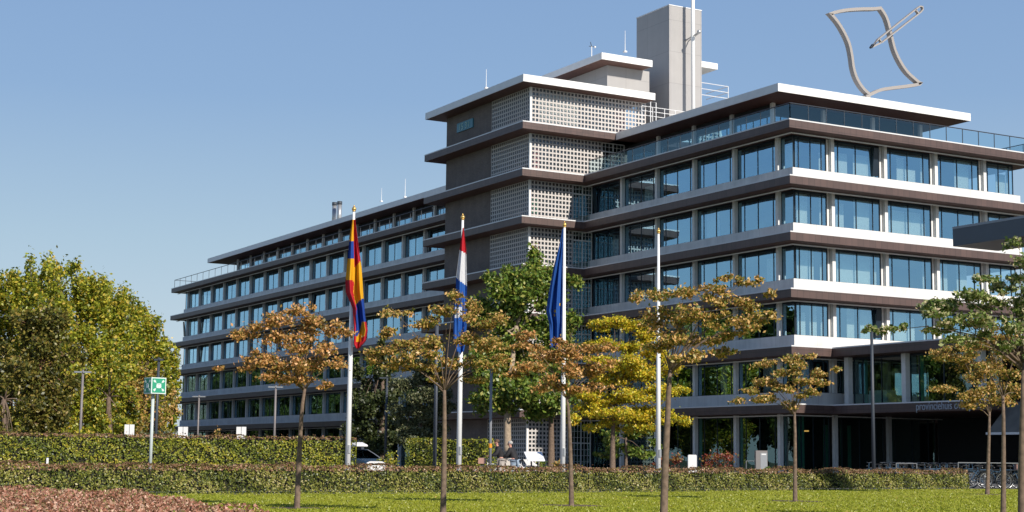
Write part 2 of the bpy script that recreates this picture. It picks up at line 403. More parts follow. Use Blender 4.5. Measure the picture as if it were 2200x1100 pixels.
# penthouse storey (level 6 to 7)
ZR = Z(7)
def penthouse(T, y0, y1, ycols, south, ya, yb, tag_):
    slab(T, 7, 2.8, y0, 20.0, y1, roof=True)
    c = MB()
    for y in ycols: MB().box(4.55, y-.13, Z(6)+.01, 4.81, y+.13, ZR-BT-.02).build('penthouse_column', COLM, T)
    if south:
        for x in SYX[1:]: MB().box(x-.13, 7.26, Z(6)+.01, x+.13, 7.52, ZR-BT-.02).build('penthouse_column', COLM, T)
    ys = [ya]+[y for y in ycols if y > ya+1]+([yb] if yb else [])
    for i in range(len(ys)-1):
        window(T, 'penthouse_window', 'W', ys[i]+.14, ys[i+1]-.14, Z(6)+.12, ZR-BT-.75, 4.75)
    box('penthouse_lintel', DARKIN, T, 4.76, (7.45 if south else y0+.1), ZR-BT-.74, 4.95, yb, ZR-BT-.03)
    if south:
        xs = [4.75]+SYX[1:]
        for i in range(len(xs)-1):
            window(T, 'penthouse_window', 'S', xs[i]+.14, xs[i+1]-.14, Z(6)+.12, ZR-BT-.75, 7.46)
        box('penthouse_lintel', DARKIN, T, 4.97, 7.47, ZR-BT-.74, 17.9, 7.7, ZR-BT-.03)
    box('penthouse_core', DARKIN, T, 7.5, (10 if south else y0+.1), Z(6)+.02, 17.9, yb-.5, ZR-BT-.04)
penthouse(east, 4.5, 31.0, WYE[1:], True, 7.4, 24.9, 'e')
penthouse(west, 31.0, 116.9, [y for y in WYW if 38.9 < y < 112], False, 40.0, 110.9, 'w')

# roof terrace railings
def railing(T, path, step, glass=True):
    z0, z1 = Z(6)+.03, Z(6)+1.08
    r = MB(); 
    for a, b in zip(path[:-1], path[1:]):
        a = np.array(a, float); b = np.array(b, float); L = np.linalg.norm(b-a); d = (b-a)/L; n = int(round(L/step))
        r.tube([(*a, z1), (*b, z1)], .035, 6)
        for i in range(n+1):
            p = a+d*L*i/n; r.box(p[0]-.02, p[1]-.02, z0, p[0]+.02, p[1]+.02, z1-.02)
    o = r.build('railing', DSTEEL, T)
    if glass:
        g = MB()
        for a, b in zip(path[:-1], path[1:]):
            if abs(a[0]-b[0]) < .01: g.box(a[0]-.004, min(a[1], b[1])+.05, z0+.06, a[0]+.004, max(a[1], b[1])-.05, z1-.06)
            else: g.box(min(a[0], b[0])+.05, a[1]-.004, z0+.06, max(a[0], b[0])-.05, a[1]+.004, z1-.06)
        g.build('railing_glass', RGLASS, o)
railing(east, [(.3, 23.5), (.3, .3), (22.2, .3), (22.2, 14)], 1.48)
railing(west, [(.3, 40.5), (.3, 122.0), (22.2, 122.0)], 2.2, glass=False)

# ------------------------------------------------------------ central block
core = thing('central_block', (2, 31, 0), 'tall central stair block with brick and glass-block walls and white roofs, between the two wings', 'building')
CX, CY = -5.3, 23.7; CY1 = 39.75
for k in range(1, 8):
    z = Z(k); x1 = {7: 6.4}.get(k, -.001)
    y1 = CY1
    o = MB().box(CX, CY, z-BT, x1, y1, z).build('ledge', BAND, core)
    MB().box(CX+.05, CY+.05, z-BT-.012, x1-.05, y1-.05, z-BT-.002).build('soffit', SOFF, o)
    t = MB().box(CX-.012, CY-.012, z-.045, x1 if k != 7 else x1+.012, CY+.05, z+.035).box(CX-.012, CY+.0501, z-.045, CX+.05, y1+.012, z+.035)
    t.build('edge_trim', CAPM, o)
o = MB().box(CX, CY, Z(8)-BT, 6.4, CY1, Z(8)).build('fascia', WHITEP, core)
MB().box(CX+.05, CY+.05, Z(8)-BT-.012, 6.35, CY1-.05, Z(8)-BT-.002).build('soffit', SOFF, o)
WX, WY = -4.0, 24.9
cell = .31
for k in range(0, 8):
    za = 0.0 if k == 0 else Z(k)+.001; zb = Z(k+1)-BT-.02
    x1 = {6: 2.3, 7: 6.3}.get(k, -.25)
    box('brick_wall', BRICK, core, WX, 30.8, za, WX+.4, 38.4, zb)
    # front glass-block screen
    pan = MB().box(WX+.14, WY+.05, za, x1, WY+.10, zb).build('glass_block_panel', GBGL, core)
    g = MB(); nx = int(round((x1-WX-.14)/cell)); nz = int(round((zb-za)/cell))
    for i in range(nx+1):
        x = WX+.14+(x1-WX-.14)*i/nx; g.box(x-.050, WY+.0, za, x+.050, WY+.049, zb)
    for i in range(nz+1):
        z = za+(zb-za)*i/nz; g.box(WX+.14, WY+.002, z-.058 if i else z, x1, WY+.047, z+.058 if i < nz else z)
    g.build('joint_grid', GBFR, pan)
    # side glass-block screen
    pan = MB().box(WX+.05, WY+.14, za, WX+.10, 30.79, zb).build('glass_block_panel', GBGL, core)
    g = MB(); ny = int(round((30.79-WY-.14)/cell))
    for i in range(ny+1):
        y = WY+.14+(30.79-WY-.14)*i/ny; g.box(WX+.0, y-.042, za, WX+.049, y+.042, zb)
    for i in range(nz+1):
        z = za+(zb-za)*i/nz; g.box(WX+.002, WY+.14, z-.05 if i else z, WX+.047, 30.79, z+.05 if i < nz else z)
    g.build('joint_grid', GBFR, pan)
    box('corner_post', WHITEP, core, WX-.02, WY-.02, za, WX+.13, WY+.13, zb)
    # things seen through the blocks
    if k in (3, 4, 6): box('red_curtain', RED, core, WX+.6, WY+.5, za+.1, WX+1.15, WY+.6, zb-.6)
    if k == 5: box('green_panel', GREENIN, core, WX+.45, WY+.3, za+.3, WX+1.0, WY+.4, za+1.6)
    if k == 7:
        box('pale_backing', GBPALE, core, WX+1.0, WY+.3, za, WX+4.4, WY+.35, zb-.3)
        box('red_curtain', RED, core, WX+7.8, WY+.6, za+.1, WX+8.9, WY+.7, zb-.5)
    box('pale_backing', mat('stair_hall_wall', (.10,.13,.14), .9), core, WX+.5, WY+1.0, za, WX+.6, 30.7, zb)
    # door bay beside the blocks
    if k < 7:
        d0, d1 = (x1+.02, 1.5 if k < 6 else 4.4)
        dm = MB(); w = .07
        for xx in (d0, (d0+d1)/2-.03, d1-w): dm.box(xx, WY, za, xx+w, WY+.1, zb)
        for zz in (za, za+2.2, zb-w): dm.box(d0+w, WY+.001, zz, d1-w, WY+.099, zz+w)
        n2 = 6
        for i in range(1, n2):
            xx = d0+(d1-d0)*i/n2; dm.box(xx-.012, WY+.02, za+w, xx+.012, WY+.06, zb-w)
        for i in range(1, 9):
            zz = za+(zb-za)*i/9; dm.box(d0+w, WY+.021, zz-.012, d1-w, WY+.059, zz+.012)
        pn = MB().box(d0+.01, WY+.061, za+.01, d1-.01, WY+.07, zb-.01).build('balcony_door', GLASSG, core)
        dm.build('door_frame', COLM, pn)
box('end_wall', BRICK, core, WX+.41, 38.0, 0, 6.3, 38.39, 28.4)
box('stair_core', DARKIN, core, -2.2, 27.5, 0, 6.2, 37.9, 28.4)
box('stair_core', DARKIN, core, 4.42, 24.95, Z(6)+.04, 6.2, 27.49, Z(7)-BT-.05)
# clock panel on the brick
cl = box('clock_panel', mat('clock_face_blue', (.05,.22,.30), .4), core, -4.10, 33.75, 26.95, -4.001, 36.45, 27.68)
def text_mesh(name, body, size, m, parent, loc, rot, ext=.02, xs=1.0):
    cu = bpy.data.curves.new(name, 'FONT'); cu.body = body; cu.size = size; cu.extrude = ext
    tmp = bpy.data.objects.new(name+'_tmp', cu); COL.objects.link(tmp); bpy.context.view_layer.update()
    me = bpy.data.meshes.new_from_object(tmp.evaluated_get(bpy.context.evaluated_depsgraph_get()))
    bpy.data.objects.remove(tmp)
    mm = Matrix.Translation(loc) @ rot.to_4x4() @ Matrix.Diagonal((xs, 1, 1, 1))
    me.transform(mm); me.materials.clear(); me.materials.append(m)
    o = bpy.data.objects.new(name, me); COL.objects.link(o); attach(o, parent); return o
ROTW = Matrix(((0,0,-1),(-1,0,0),(0,1,0)))             # text lying on a wall that faces -x, read along -y
text_mesh('clock_digits', '15 31', .72, mat('clock_digit', (.35,.55,.48), .5), cl, Vector((-4.12, 36.1, 27.06)), ROTW, .01, 1.15)
# upper roof house
box('roof_house', GREYP, core, 3.75, 26.4, Z(8)+.01, 7.7, 33.4, 31.45)
o = MB().box(2.4, 25.1, 31.48, 7.1, 34.2, 32.0).build('fascia', WHITEP, core)
MB().box(2.45, 25.15, 31.467, 7.05, 34.15, 31.478).build('soffit', SOFF, o)
# tower
box('tower', GREYP, core, 9.05, 25.6, Z(7)+.01, 12.2, 30.2, 36.85)
MB().box(9.02, 25.57, 36.851, 12.23, 30.23, 36.93).build('tower_cap', CAPM, core)
box('roof_slab', WHITEP, core, 12.3, 28, 33.0, 15.6, 33.5, 33.5)
box('roof_house', GREYP, core, 12.5, 29.2, Z(7)+.01, 14.2, 33, 32.98)
rr = MB()
for z in (26.9, 27.25, 27.6): rr.tube([(4.4, 22.6, z), (8.6, 22.6, z)], .025, 6)
for x in (4.4, 5.4, 6.5, 7.5, 8.6): rr.tube([(x, 22.6, Z(7)), (x, 22.6, 27.6)], .03, 6)
rr.tube([(5.0, 22.3, Z(7)), (5.0, 22.3, 27.9), (5.5, 22.3, 27.9), (5.5, 22.3, Z(7))], .04, 6)
rr.build('roof_railing', CAPM, core)
rr = MB()
for z in (30.4, 30.9, 31.4): rr.tube([(13.2, 27, z), (15.9, 27, z)], .03, 6)
for x in (13.2, 15.9): rr.tube([(x, 27, 29), (x, 27, 31.4)], .035, 6)
for z in (30.4, 30.9, 31.4): rr.tube([(15.9, 27, z), (15.9, 30, z)], .03, 6)
rr.build('roof_railing', CAPM, core)
box('roof_house', GREYP, core, 12.21, 26.8, Z(7)+.01, 16.0, 31, 29.0)

# ------------------------------------------------------------ entrance pavilion (right)
pav = thing('entrance_pavilion', (9, -9, 0), 'low dark entrance pavilion with big windows and lettering at the right', 'building')
PX = 3.2; PY = -12.9
for k in (1, 2):
    z = Z(k)
    o = MB().box(PX, PY, z-BT, 20, -.001, z).build('ledge', BAND, pav)
    MB().box(PX+.05, PY+.05, z-BT-.012, 19.9, -.05, z-BT-.002).build('soffit', SOFF, o)
    MB().box(PX-.012, PY-.01, z-.045, PX+.05, -.013, z+.03).build('edge_trim', CAPM, o)
    if k == 1:
        text_mesh('lettering', 'provinciehuis overijssel', .65, mat('letter_metal', (.40,.43,.48), .4), o, Vector((PX-.03, -7.15, z-.46)), ROTW, .02, .82)
for y in (1.0, -5.2, -11.2): box('column', COLM, pav, PX+.9, y-.17 if y < 0 else -.40, Z(1)+.01, PX+1.25, y+.17 if y < 0 else -.02, Z(2)-BT-.02)
for a, b in ((-5.36, -.42), (-11.36, -5.04), (-12.8, -11.04)):
    window(pav, 'window', 'W', a+.3 if b < -5 else a+.02, b-.0, Z(1)+.03, Z(2)-BT-.05, PX+1.3, gm=GLASSG)
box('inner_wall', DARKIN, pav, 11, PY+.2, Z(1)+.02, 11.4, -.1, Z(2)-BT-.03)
box('reception_desk', WHITEP, pav, 5.2, -2.6, Z(1)+.02, 5.9, -1.0, Z(1)+.9)
box('curtain', CURT, pav, 5.3, -.75, Z(1)+.02, 5.35, -.45, Z(2)-.7)
box('curtain', CURT, pav, 5.0, -5.9, Z(1)+.02, 5.05, -5.55, Z(2)-.7)
box('back_wall', DARKIN, pav, 13, -26, .01, 13.4, 1.2, Z(1)-BT-.03)  # dark colour stands in for the shade under the pavilion
box('added_sun_blocker', mat('dark_grey_render', (.05,.052,.056), .9), pav, 6.5, -40, .01, 18, PY-3.2, Z(2)-.1)  # unseen mass added to keep the sun out of the undercroft
box('side_wall', mat('dark_grey_render', (.05,.052,.056), .9), pav, 5.0, PY-3.19, .01, 5.4, PY-.9, 3.2)
fa = MB().poly([(4.4, PY-.05, 4.3), (4.4, PY-4, 4.3), (3.1, PY-4, 2.75), (3.1, PY+.3, 2.75)], (.35, 0, .12))
fa.build('sloping_canopy', mat('olive_cladding', (.16,.145,.12), .7, noise=.2, nscale=1.5), pav)
box('canopy_edge', CAPM, pav, 3.02, PY-4, 2.62, 3.5, PY+.32, 2.745)
# high canopy roof further right
box('roof_canopy', mat('blue_grey_fascia', (.085,.10,.12), .5, noise=.06, nscale=1), pav, 3, -30, 13.15, 6.5, -10.5, 14.22)
MB().box(2.985, -30.01, 14.12, 3.1, -10.49, 14.25).build('edge_trim', mat('grey_trim', (.3,.32,.35), .5), pav)
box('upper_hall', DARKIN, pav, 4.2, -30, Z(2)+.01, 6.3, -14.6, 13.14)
# ground-floor doors & curtains of front wing
for (x, w_) in ((5.0, .35), (5.9, .2), (6.4, .12), (7.0, .25)):
    box('curtain', CURT, east, x, 3.0, .1, x+w_, 3.06, 3.4)
for y0_, w_ in ((3.4, .4), (7.7, .3), (12.1, .3)): box('curtain', CURT, east, 2.2, y0_, .1, 2.25, y0_+w_, 3.9)
box('curtain', CURT, east, 1.95, 1.9, .1, 2.5, 1.95, 3.9)
box('ceiling_lamp', LAMPO, east, 3.2, 3.6, 2.95, 4.3, 3.75, 3.03)

# ------------------------------------------------------------ things on the roofs
sc = thing('paper_and_pencil_sculpture', (11, 4.8, ZR), 'large grey metal outline of a sheet of paper with a pencil on the roof edge', 'sculpture')
YS = 4.8
def strip(pts, w, d, closed=False):
    P = [np.array(onp(1, YS, *p)) for p in pts]; mb = MB(); N = len(P)
    Lf, Rt = [], []
    for i in range(N):
        t = (P[(i+1) % N]-P[i-1]) if closed else P[min(i+1, N-1)]-P[max(i-1, 0)]
        t /= np.linalg.norm(t); n = np.array([t[2], 0, -t[0]])
        if closed:
            a = P[i]-P[i-1]; a /= np.linalg.norm(a); b = P[(i+1) % N]-P[i]; b /= np.linalg.norm(b); k = 1/max(.45, math.sqrt((1+a@b)/2))
        else: k = 1
        Lf.append(P[i]+n*w*k/2); Rt.append(P[i]-n*w*k/2)
    b = 0
    for i in range(N): mb.v += [tuple(Lf[i]), tuple(Rt[i]), tuple(Lf[i]+np.array([0,d,0])), tuple(Rt[i]+np.array([0,d,0]))]
    for i in range(N if closed else N-1):
        a = 4*i; c = 4*((i+1) % N)
        mb.f += [(a, c, c+1, a+1), (a+2, a+3, c+3, c+2), (a, a+2, c+2, c), (a+1, c+1, c+3, a+3)]
    if not closed: mb.f += [(0, 1, 3, 2), (4*N-4, 4*N-2, 4*N-1, 4*N-3)]
    return mb
paper = [(1786,29),(1802,24.5),(1822,21),(1850,19),(1878,18.5),(1893,17),(1903,31),(1911,52),(1917,80),(1923,105),(1934,132),(1950,156),(1966,170),(1979,180),
         (1962,183),(1940,185),(1915,188),(1893,193),(1870,203),(1856,190),(1842,168),(1835,146),(1832,120),(1825,92),(1814,66),(1801,45)]
def curve(pts, n=6):
    P = np.array([pts[0]]+pts+[pts[-1]], float); out = []
    for i in range(1, len(P)-2):
        for k in range(n):
            t = k/n; out.append(tuple(.5*((2*P[i])+(-P[i-1]+P[i+1])*t+(2*P[i-1]-5*P[i]+4*P[i+1]-P[i+2])*t*t+(-P[i-1]+3*P[i]-3*P[i+1]+P[i+2])*t**3)))
    return out+[tuple(P[-1])]
paper = curve([(1786,29),(1802,24.5),(1822,21),(1850,19),(1878,18.5),(1893,17)])[:-1]+curve([(1893,17),(1904,34),(1911,54),(1917,80),(1924,107),(1936,133),(1952,156),(1979,180)])[:-1]+curve([(1979,180),(1962,183),(1940,186),(1915,189),(1893,193),(1870,203)])[:-1]+curve([(1870,203),(1856,190),(1843,170),(1835,146),(1831,118),(1825,92),(1814,68),(1801,47),(1786,29)])[:-1]
strip(paper, .21, .38, True).build('paper_outline', BRONZE, sc)
YS = 4.45
pen = strip([(1874,101),(1888,84),(1972,17),(1978,13),(1983,14),(1984,20),(1979,26),(1897,90)], .085, .22, True); pen.build('pencil_outline', BRONZE, sc)
strip([(1890,83),(1895,91)], .09, .2).build('pencil_band', BRONZE, sc); strip([(1968,20),(1974,28)], .09, .2).build('pencil_band', BRONZE, sc)
strip([(1873,102),(1878,95)], .12, .22).build('pencil_tip', DSTEEL, sc)
YS = 4.8
box('foot', BRONZE, sc, 10.6, 4.75, ZR+.001, 10.95, 5.2, ZR+.25)

ms = thing('roof_mast', (11.3, 24.6, ZR), 'tall white mast braced by a steel arm in front of the grey tower', 'mast')
mp = onp(1, 24.6, 1489, 200)
MB().tube([(mp[0], 24.6, ZR), (mp[0], 24.6, 45)], [.17, .13], 12).build('pole', MASTW, ms, True)
b = MB().tube([(mp[0], 25.58, 34.2), (mp[0], 23.9, 34.45)], .06, 6).tube([(mp[0]+.28, 25.58, 34.2), (mp[0]+.1, 23.9, 34.45)], .05, 6)
b.build('bracket', STEEL, ms); MB().sphere((mp[0], 23.8, 34.5), .16).build('float', STEEL, ms)

def antenna(u, v0, v1, ax, val, r, label):
    a = onp(ax, val, u, v0); zb = {0: ZR}.get(0)
    b_ = onp(ax, val, u, v1)
    T = thing('antenna', (a[0], a[1], b_[2]), label, 'antenna', 'thin roof antennas')
    MB().tube([(a[0], a[1], b_[2]), (a[0], a[1], a[2])], [r, r*.5], 6).build('rod', CAPM, T)
    MB().box(a[0]-.12, a[1]-.12, b_[2]-.02, a[0]+.12, a[1]+.12, b_[2]+.1).build('foot', CAPM, T)
antenna(871, 384, 424, 0, 5, .035, 'taller of the two thin antennas on the rear wing roof, nearer the brick block')
antenna(820, 404, 433, 0, 5, .03, 'shorter thin antenna on the rear wing roof, left of the taller one')
antenna(1045, 149, 190, 0, -2.5, .035, 'thin antenna on the white roof directly above the brick wall')
antenna(1343, 66, 112, 1, 27, .035, 'thin antenna on the top roof just left of the grey tower')
# anemometer
a = onp(1, 27.5, 1271, 122); tz = onp(1, 27.5, 1271, 100)
T = thing('anemometer', (a[0], a[1], 32.0), 'small wind vane and anemometer on the highest white roof', 'wind vane')
MB().tube([(a[0], a[1], 32.0), (a[0], a[1], tz[2])], .04, 6).build('pole', CAPM, T)
MB().tube([(a[0]-.25, a[1], tz[2]+.0), (a[0]+.3, a[1], tz[2]+.02)], .025, 6).tube([(a[0], a[1], tz[2]), (a[0]-.12, a[1], tz[2]+.35)], .03, 6).build('vane', DSTEEL, T)
MB().sphere((a[0]+.3, a[1], tz[2]), .09).build('cup', CAPM, T)
for u, lab in ((718, 'left one of the twin steel flue pipes on the rear wing roof'), (729, 'right one of the twin steel flue pipes on the rear wing roof')):
    a = onp(0, 5, u, 468); t = onp(0, 5, u, 433 if u > 720 else 435)
    T = thing('flue_pipe', (a[0], a[1], ZR), lab, 'flue pipe', 'twin flue pipes')
    MB().tube([(a[0], a[1], ZR), (a[0], a[1], t[2]-.35)], .24, 12).build('pipe', STEEL, T, True)
    MB().tube([(a[0], a[1], t[2]-.35), (a[0], a[1], t[2])], .27, 12).build('cowl', DSTEEL, T, True)

# ------------------------------------------------------------ trees
BROWN = leaf_mat('autumn_brown_leaves', [(0.111,0.117,0.026), (0.245,0.180,0.040), (0.468,0.265,0.079), (0.669,0.360,0.123), (0.802,0.424,0.190)], .25)
OLIVE = leaf_mat('autumn_olive_leaves', [(0.083,0.111,0.020), (0.187,0.201,0.033), (0.415,0.301,0.062), (0.623,0.382,0.124), (0.705,0.403,0.166)], .25)
GREENL = leaf_mat('green_leaves', [(0.049,0.090,0.016), (0.098,0.168,0.022), (0.165,0.258,0.035), (0.253,0.316,0.049), (0.388,0.338,0.077)], .3)
PALEG = leaf_mat('pale_green_leaves', [(0.048,0.091,0.017), (0.131,0.197,0.037), (0.230,0.304,0.072), (0.460,0.456,0.204), (0.690,0.546,0.350)], .3)
YELL = leaf_mat('yellow_leaves', [(.16,.20,.02), (.42,.44,.03), (.66,.58,.03), (.80,.60,.04), (.72,.42,.05)], .35)
YGRN = leaf_mat('yellow_green_leaves', [(0.078,0.120,0.017), (0.200,0.255,0.026), (0.372,0.415,0.037), (0.588,0.561,0.052), (0.748,0.506,0.078)], .45)
DARKG = leaf_mat('conifer_needles', [(0.014,0.026,0.010), (0.036,0.054,0.014), (0.060,0.078,0.022), (0.096,0.102,0.036)], .15)
PINEG = leaf_mat('pine_needles', [(0.049,0.065,0.029), (0.098,0.114,0.049), (0.146,0.163,0.073), (0.211,0.195,0.098)], .15)

def clump_pts(c, r, n, shell=0.55, flat=1.0):
    d = rng.normal(size=(n, 3)); d /= np.linalg.norm(d, axis=1)[:, None]
    q = d*(shell*.6+(1-shell*.6)*rng.random(n)[:, None])*np.array(r)*(1+(.30 if r[0] < .8 else .10)*np.abs(rng.normal(size=(n, 1)))*(rng.random((n, 1)) < .3))
    q *= (0.75+0.35*np.sin(3*d[:, :1]*2.1+5*d[:, 1:2]+c[0]))
    return np.array(c)+q

def clump_tree(name, label, cat, group, trunk, clumps, d, lm, bark, lsize, dens, r0, spread=1.0, sub=5, base_z=0.0, limbs=True, sq=.75, grow=1.0):
    """trunk: [(u,v)...] photo outline of the stem from foot to fork; clumps: (u, v, ru, rv) foliage layers"""
    px = d/F
    P = [at(u, v, d) for u, v in trunk]; P[0] = P[0].copy(); P[0][2] = base_z-.02
    T = thing(name, (P[0][0], P[0][1], base_z), label, cat, group)
    n = len(P); mb = MB()
    pts = [P[0], P[0]+(P[1]-P[0])*.04]+P[1:]
    rad = [r0*1.35, r0*1.05]+[r0*(1-.5*(i+1)/(n-1)) for i in range(n-1)]
    mb.tube(pts, rad, 9)
    fork = P[-1]; L = []
    for (u, v, ru, rv) in clumps:
        ru *= grow; rv *= grow**1.5
        dd = rng.uniform(-1, 1)*ru*px*spread*.9
        c = at(u, v, d+dd)
        if limbs and rng.random() < .62:
            s = fork + (P[-2]-P[-1])*rng.uniform(-.0, .25)
            e = c + np.array([0, 0, -rv*px*.3])
            m1 = s+(e-s)*.35+np.array([0, 0, .12*np.linalg.norm(e-s)]); m2 = s+(e-s)*.7+np.array([0, 0, .10*np.linalg.norm(e-s)])
            mb.tube([s, m1, m2, e], [r0*.26, r0*.16, r0*.09, r0*.03], 6)
        for k in range(sub):
            a = rng.uniform(0, 2*math.pi); rr = math.sqrt(rng.random())*.75
            o = CR*math.cos(a)*rr*ru*px + HF*rng.uniform(-1, 1)*ru*px*spread*.7 + np.array([0, 0, 1])*math.sin(a)*rr*rv*px
            cc = c+o; s_ = rng.uniform(.36, .66)
            rx = ru*px*s_; rz = max(rv*px*s_*sq*1.6, .05)
            if limbs and k < 4: mb.tube([c+np.array([0, 0, -rv*px*.3]), cc], [r0*.10, r0*.03], 4)
            nn = max(24, int(dens*5.0*rx*rx*4/(lsize**2)))
            L.append(clump_pts(cc, (rx, rx, rz), nn))
    mb.build('trunk', bark, T, True)
    leaves('crown', np.vstack(L), lsize, lm, T, up=.5)
    return T

YG = 'young autumn trees on the lawn'
clump_tree('young_tree', 'young brown-leaved tree on the lawn left of the yellow, red and blue flag', 'tree', YG,
  [(638,1090),(642,1000),(646,920),(650,868),(655,835)],
  [(640,665,42,16),(600,690,40,18),(660,700,45,20),(540,712,45,16),(515,722,25,10),(705,695,30,16),(720,715,38,16),(600,735,42,20),(660,745,45,22),(700,755,36,16),(560,770,48,18),(620,780,50,22),(680,785,40,16),(535,790,28,12),(600,810,45,14),(650,815,30,12),(700,830,20,8),(470,792,12,7),(725,780,25,14),(640,720,40,20)],
  31.5, BROWN, BARK, .064, .46, .058, grow=1.05, sub=7)
clump_tree('young_tree', 'young brown-leaved tree on the lawn in front of the red, white and blue flag', 'tree', YG,
  [(952,1108),(954,1000),(955,930),(955,870),(955,838)],
  [(975,640,25,14),(850,670,35,14),(905,690,40,16),(835,712,30,12),(960,672,35,16),(1010,670,40,18),(1055,690,42,18),(880,740,48,16),(820,760,40,12),(940,730,40,18),(1000,730,40,20),(1060,740,45,18),(860,785,42,12),(920,790,35,12),(990,780,40,16),(1045,790,42,14),(1080,770,25,12),(900,760,40,14),(800,775,20,8),(1010,815,30,10),(940,815,30,10)],
  29, OLIVE, BARK, .060, .50, .055, grow=1.07, sub=7)
clump_tree('young_tree', 'young brown-leaved tree on the lawn in front of the blue flag', 'tree', YG,
  [(1228,1085),(1226,1000),(1224,930),(1221,880),(1218,855)],
  [(1215,738,35,14),(1180,765,45,16),(1250,760,45,18),(1130,745,35,12),(1290,745,35,14),(1140,790,42,16),(1200,800,45,18),(1260,800,42,18),(1300,790,35,16),(1110,800,30,12),(1175,830,40,14),(1240,835,35,12),(1290,830,30,12),(1120,720,30,10)],
  35.5, BROWN, BARK, .068, .48, .055, grow=1.07, sub=7)
clump_tree('young_tree', 'tallest young lawn tree with a wide brown crown, standing at the bare white flagpole', 'tree', YG,
  [(1425,1112),(1429,1000),(1434,900),(1437,830),(1440,795)],
  [(1370,638,26,12),(1410,635,38,16),(1470,630,45,18),(1530,628,38,16),(1555,598,28,9),(1600,605,30,9),(1630,600,12,5),(1560,645,45,18),(1600,660,38,16),(1640,680,32,14),(1655,630,16,6),(1420,670,40,18),(1480,675,50,22),(1540,690,45,20),(1600,700,35,14),(1400,700,36,16),(1450,720,45,18),(1510,730,45,18),(1550,755,35,12),(1480,765,40,14),(1420,745,38,14),(1570,720,30,12)],
  25, OLIVE, BARK, .056, .48, .062, grow=1.05, sub=7)
clump_tree('young_tree', 'smallest young lawn tree, thin brown crown before the building corner', 'tree', YG,
  [(1708,1076),(1708,1000),(1708,930),(1707,885)],
  [(1640,778,32,10),(1700,770,28,10),(1760,800,30,10),(1800,793,16,5),(1725,785,28,10),(1690,800,32,12),(1740,820,32,12),(1650,820,32,10),(1610,840,28,9),(1580,860,22,7),(1680,840,36,12),(1730,845,30,10),(1770,822,22,8),(1650,860,34,10),(1700,870,30,10),(1740,765,18,8)],
  42, OLIVE, BARK, .070, .46, .06, grow=1.05, sub=7)
clump_tree('young_tree', 'young brown-leaved tree at the far right end of the lawn', 'tree', YG,
  [(2121,1062),(2123,1000),(2125,930),(2126,885)],
  [(2030,765,35,12),(2080,780,38,16),(2130,790,35,18),(2020,835,32,10),(2070,845,40,14),(2120,850,35,16),(2100,810,32,16),(2150,830,30,16),(2050,750,28,10),(2110,745,30,14),(2150,760,25,14),(2090,870,26,10)],
  55, OLIVE, BARK, .085, .65, .075, grow=1.08, sub=7)
clump_tree('young_tree', 'slim young brown-leaved tree close beside the nearest trunk at the right edge', 'tree', YG,
  [(2155,1110),(2156,1000),(2156,900),(2155,850)],
  [(2110,740,32,14),(2150,730,35,16),(2180,770,32,16),(2130,790,34,14),(2170,810,30,14),(2190,840,26,14),(2120,700,30,14),(2200,720,34,18),(2160,860,24,10),(2090,760,22,8)],
  29, OLIVE, BARK, .060, .45, .05, grow=1.07, sub=7)
clump_tree('young_tree', 'nearest tree at the right edge, leaves still green and pale', 'tree', YG,
  [(2194,1125),(2196,1000),(2198,880),(2200,780)],
  [(2190,530,26,20),(2205,560,36,22),(2120,598,30,11),(2155,620,38,14),(2190,610,38,20),(2080,640,44,14),(2020,655,45,12),(2000,675,36,9),(2130,655,44,18),(2180,660,40,22),(2090,685,48,16),(2040,700,36,11),(2150,700,44,20),(2200,700,42,26),(1900,708,24,7),(1870,706,18,5),(1940,702,14,4),(2110,725,36,13),(2170,745,36,16),(2215,640,36,26),(2230,760,40,24),(2000,712,22,6),(2050,730,26,8)],
  18.5, PALEG, BARK, .052, .85, .052, grow=1.08)

clump_tree('green_tree', 'tall leafy green tree in front of the brick stair block', 'tree', 'big trees before the building',
  [(1092,1020),(1090,950),(1090,900),(1095,820),(1110,700)],
  [(1135,560,26,28),(1110,595,38,26),(1160,590,34,26),(1075,620,34,22),(1130,640,48,28),(1185,640,34,26),(1050,600,20,14),(1060,665,46,26),(1110,690,52,28),(1170,700,44,28),(1220,600,22,14),(1225,690,24,16),(1060,740,50,28),(1120,760,50,30),(1175,770,40,26),(1070,810,52,26),(1130,830,48,26),(1030,790,36,24),(1090,860,48,22),(1150,880,42,18),(1040,860,44,22),(1200,860,32,18),(1140,610,40,30),(1020,680,22,20),(1100,785,56,40)],
  93, GREENL, BARKP, .24, 1.15, .26, spread=.8, sub=8, sq=.9, grow=1.12)
clump_tree('green_tree', 'second leafy green tree with a bare brown trunk behind the blue flag pole', 'tree', 'big trees before the building',
  [(1184,1015),(1184,950),(1184,905),(1186,860)],
  [(1180,820,40,24),(1150,850,36,20),(1215,850,34,20),(1190,790,36,24),(1225,720,26,20),(1235,610,18,12),(1240,690,16,10),(1200,750,30,26),(1180,880,40,14)],
  100, GREENL, BARK, .24, 1.1, .24, spread=.8, sub=7, sq=.9, grow=1.1)
clump_tree('yellow_tree', 'bright yellow spreading tree in front of the dark lower windows', 'tree', 'big trees before the building',
  [(1316,1018),(1316,960),(1317,920),(1325,850)],
  [(1320,692,36,9),(1290,700,24,9),(1360,700,28,10),(1300,740,38,10),(1350,745,40,13),(1380,725,28,10),(1330,780,48,13),(1400,765,36,12),(1280,770,24,8),(1380,800,46,14),(1310,815,44,13),(1440,790,26,9),(1250,845,26,9),(1300,855,46,14),(1360,850,46,14),(1420,845,42,13),(1260,880,30,12),(1330,890,48,14),(1400,890,44,14),(1450,905,30,9),(1465,838,18,5),(1290,915,38,10),(1370,920,36,10),(1230,900,18,8)],
  84, YELL, BARK, .14, .75, .16, spread=.8, sub=9, sq=.95, grow=1.17)
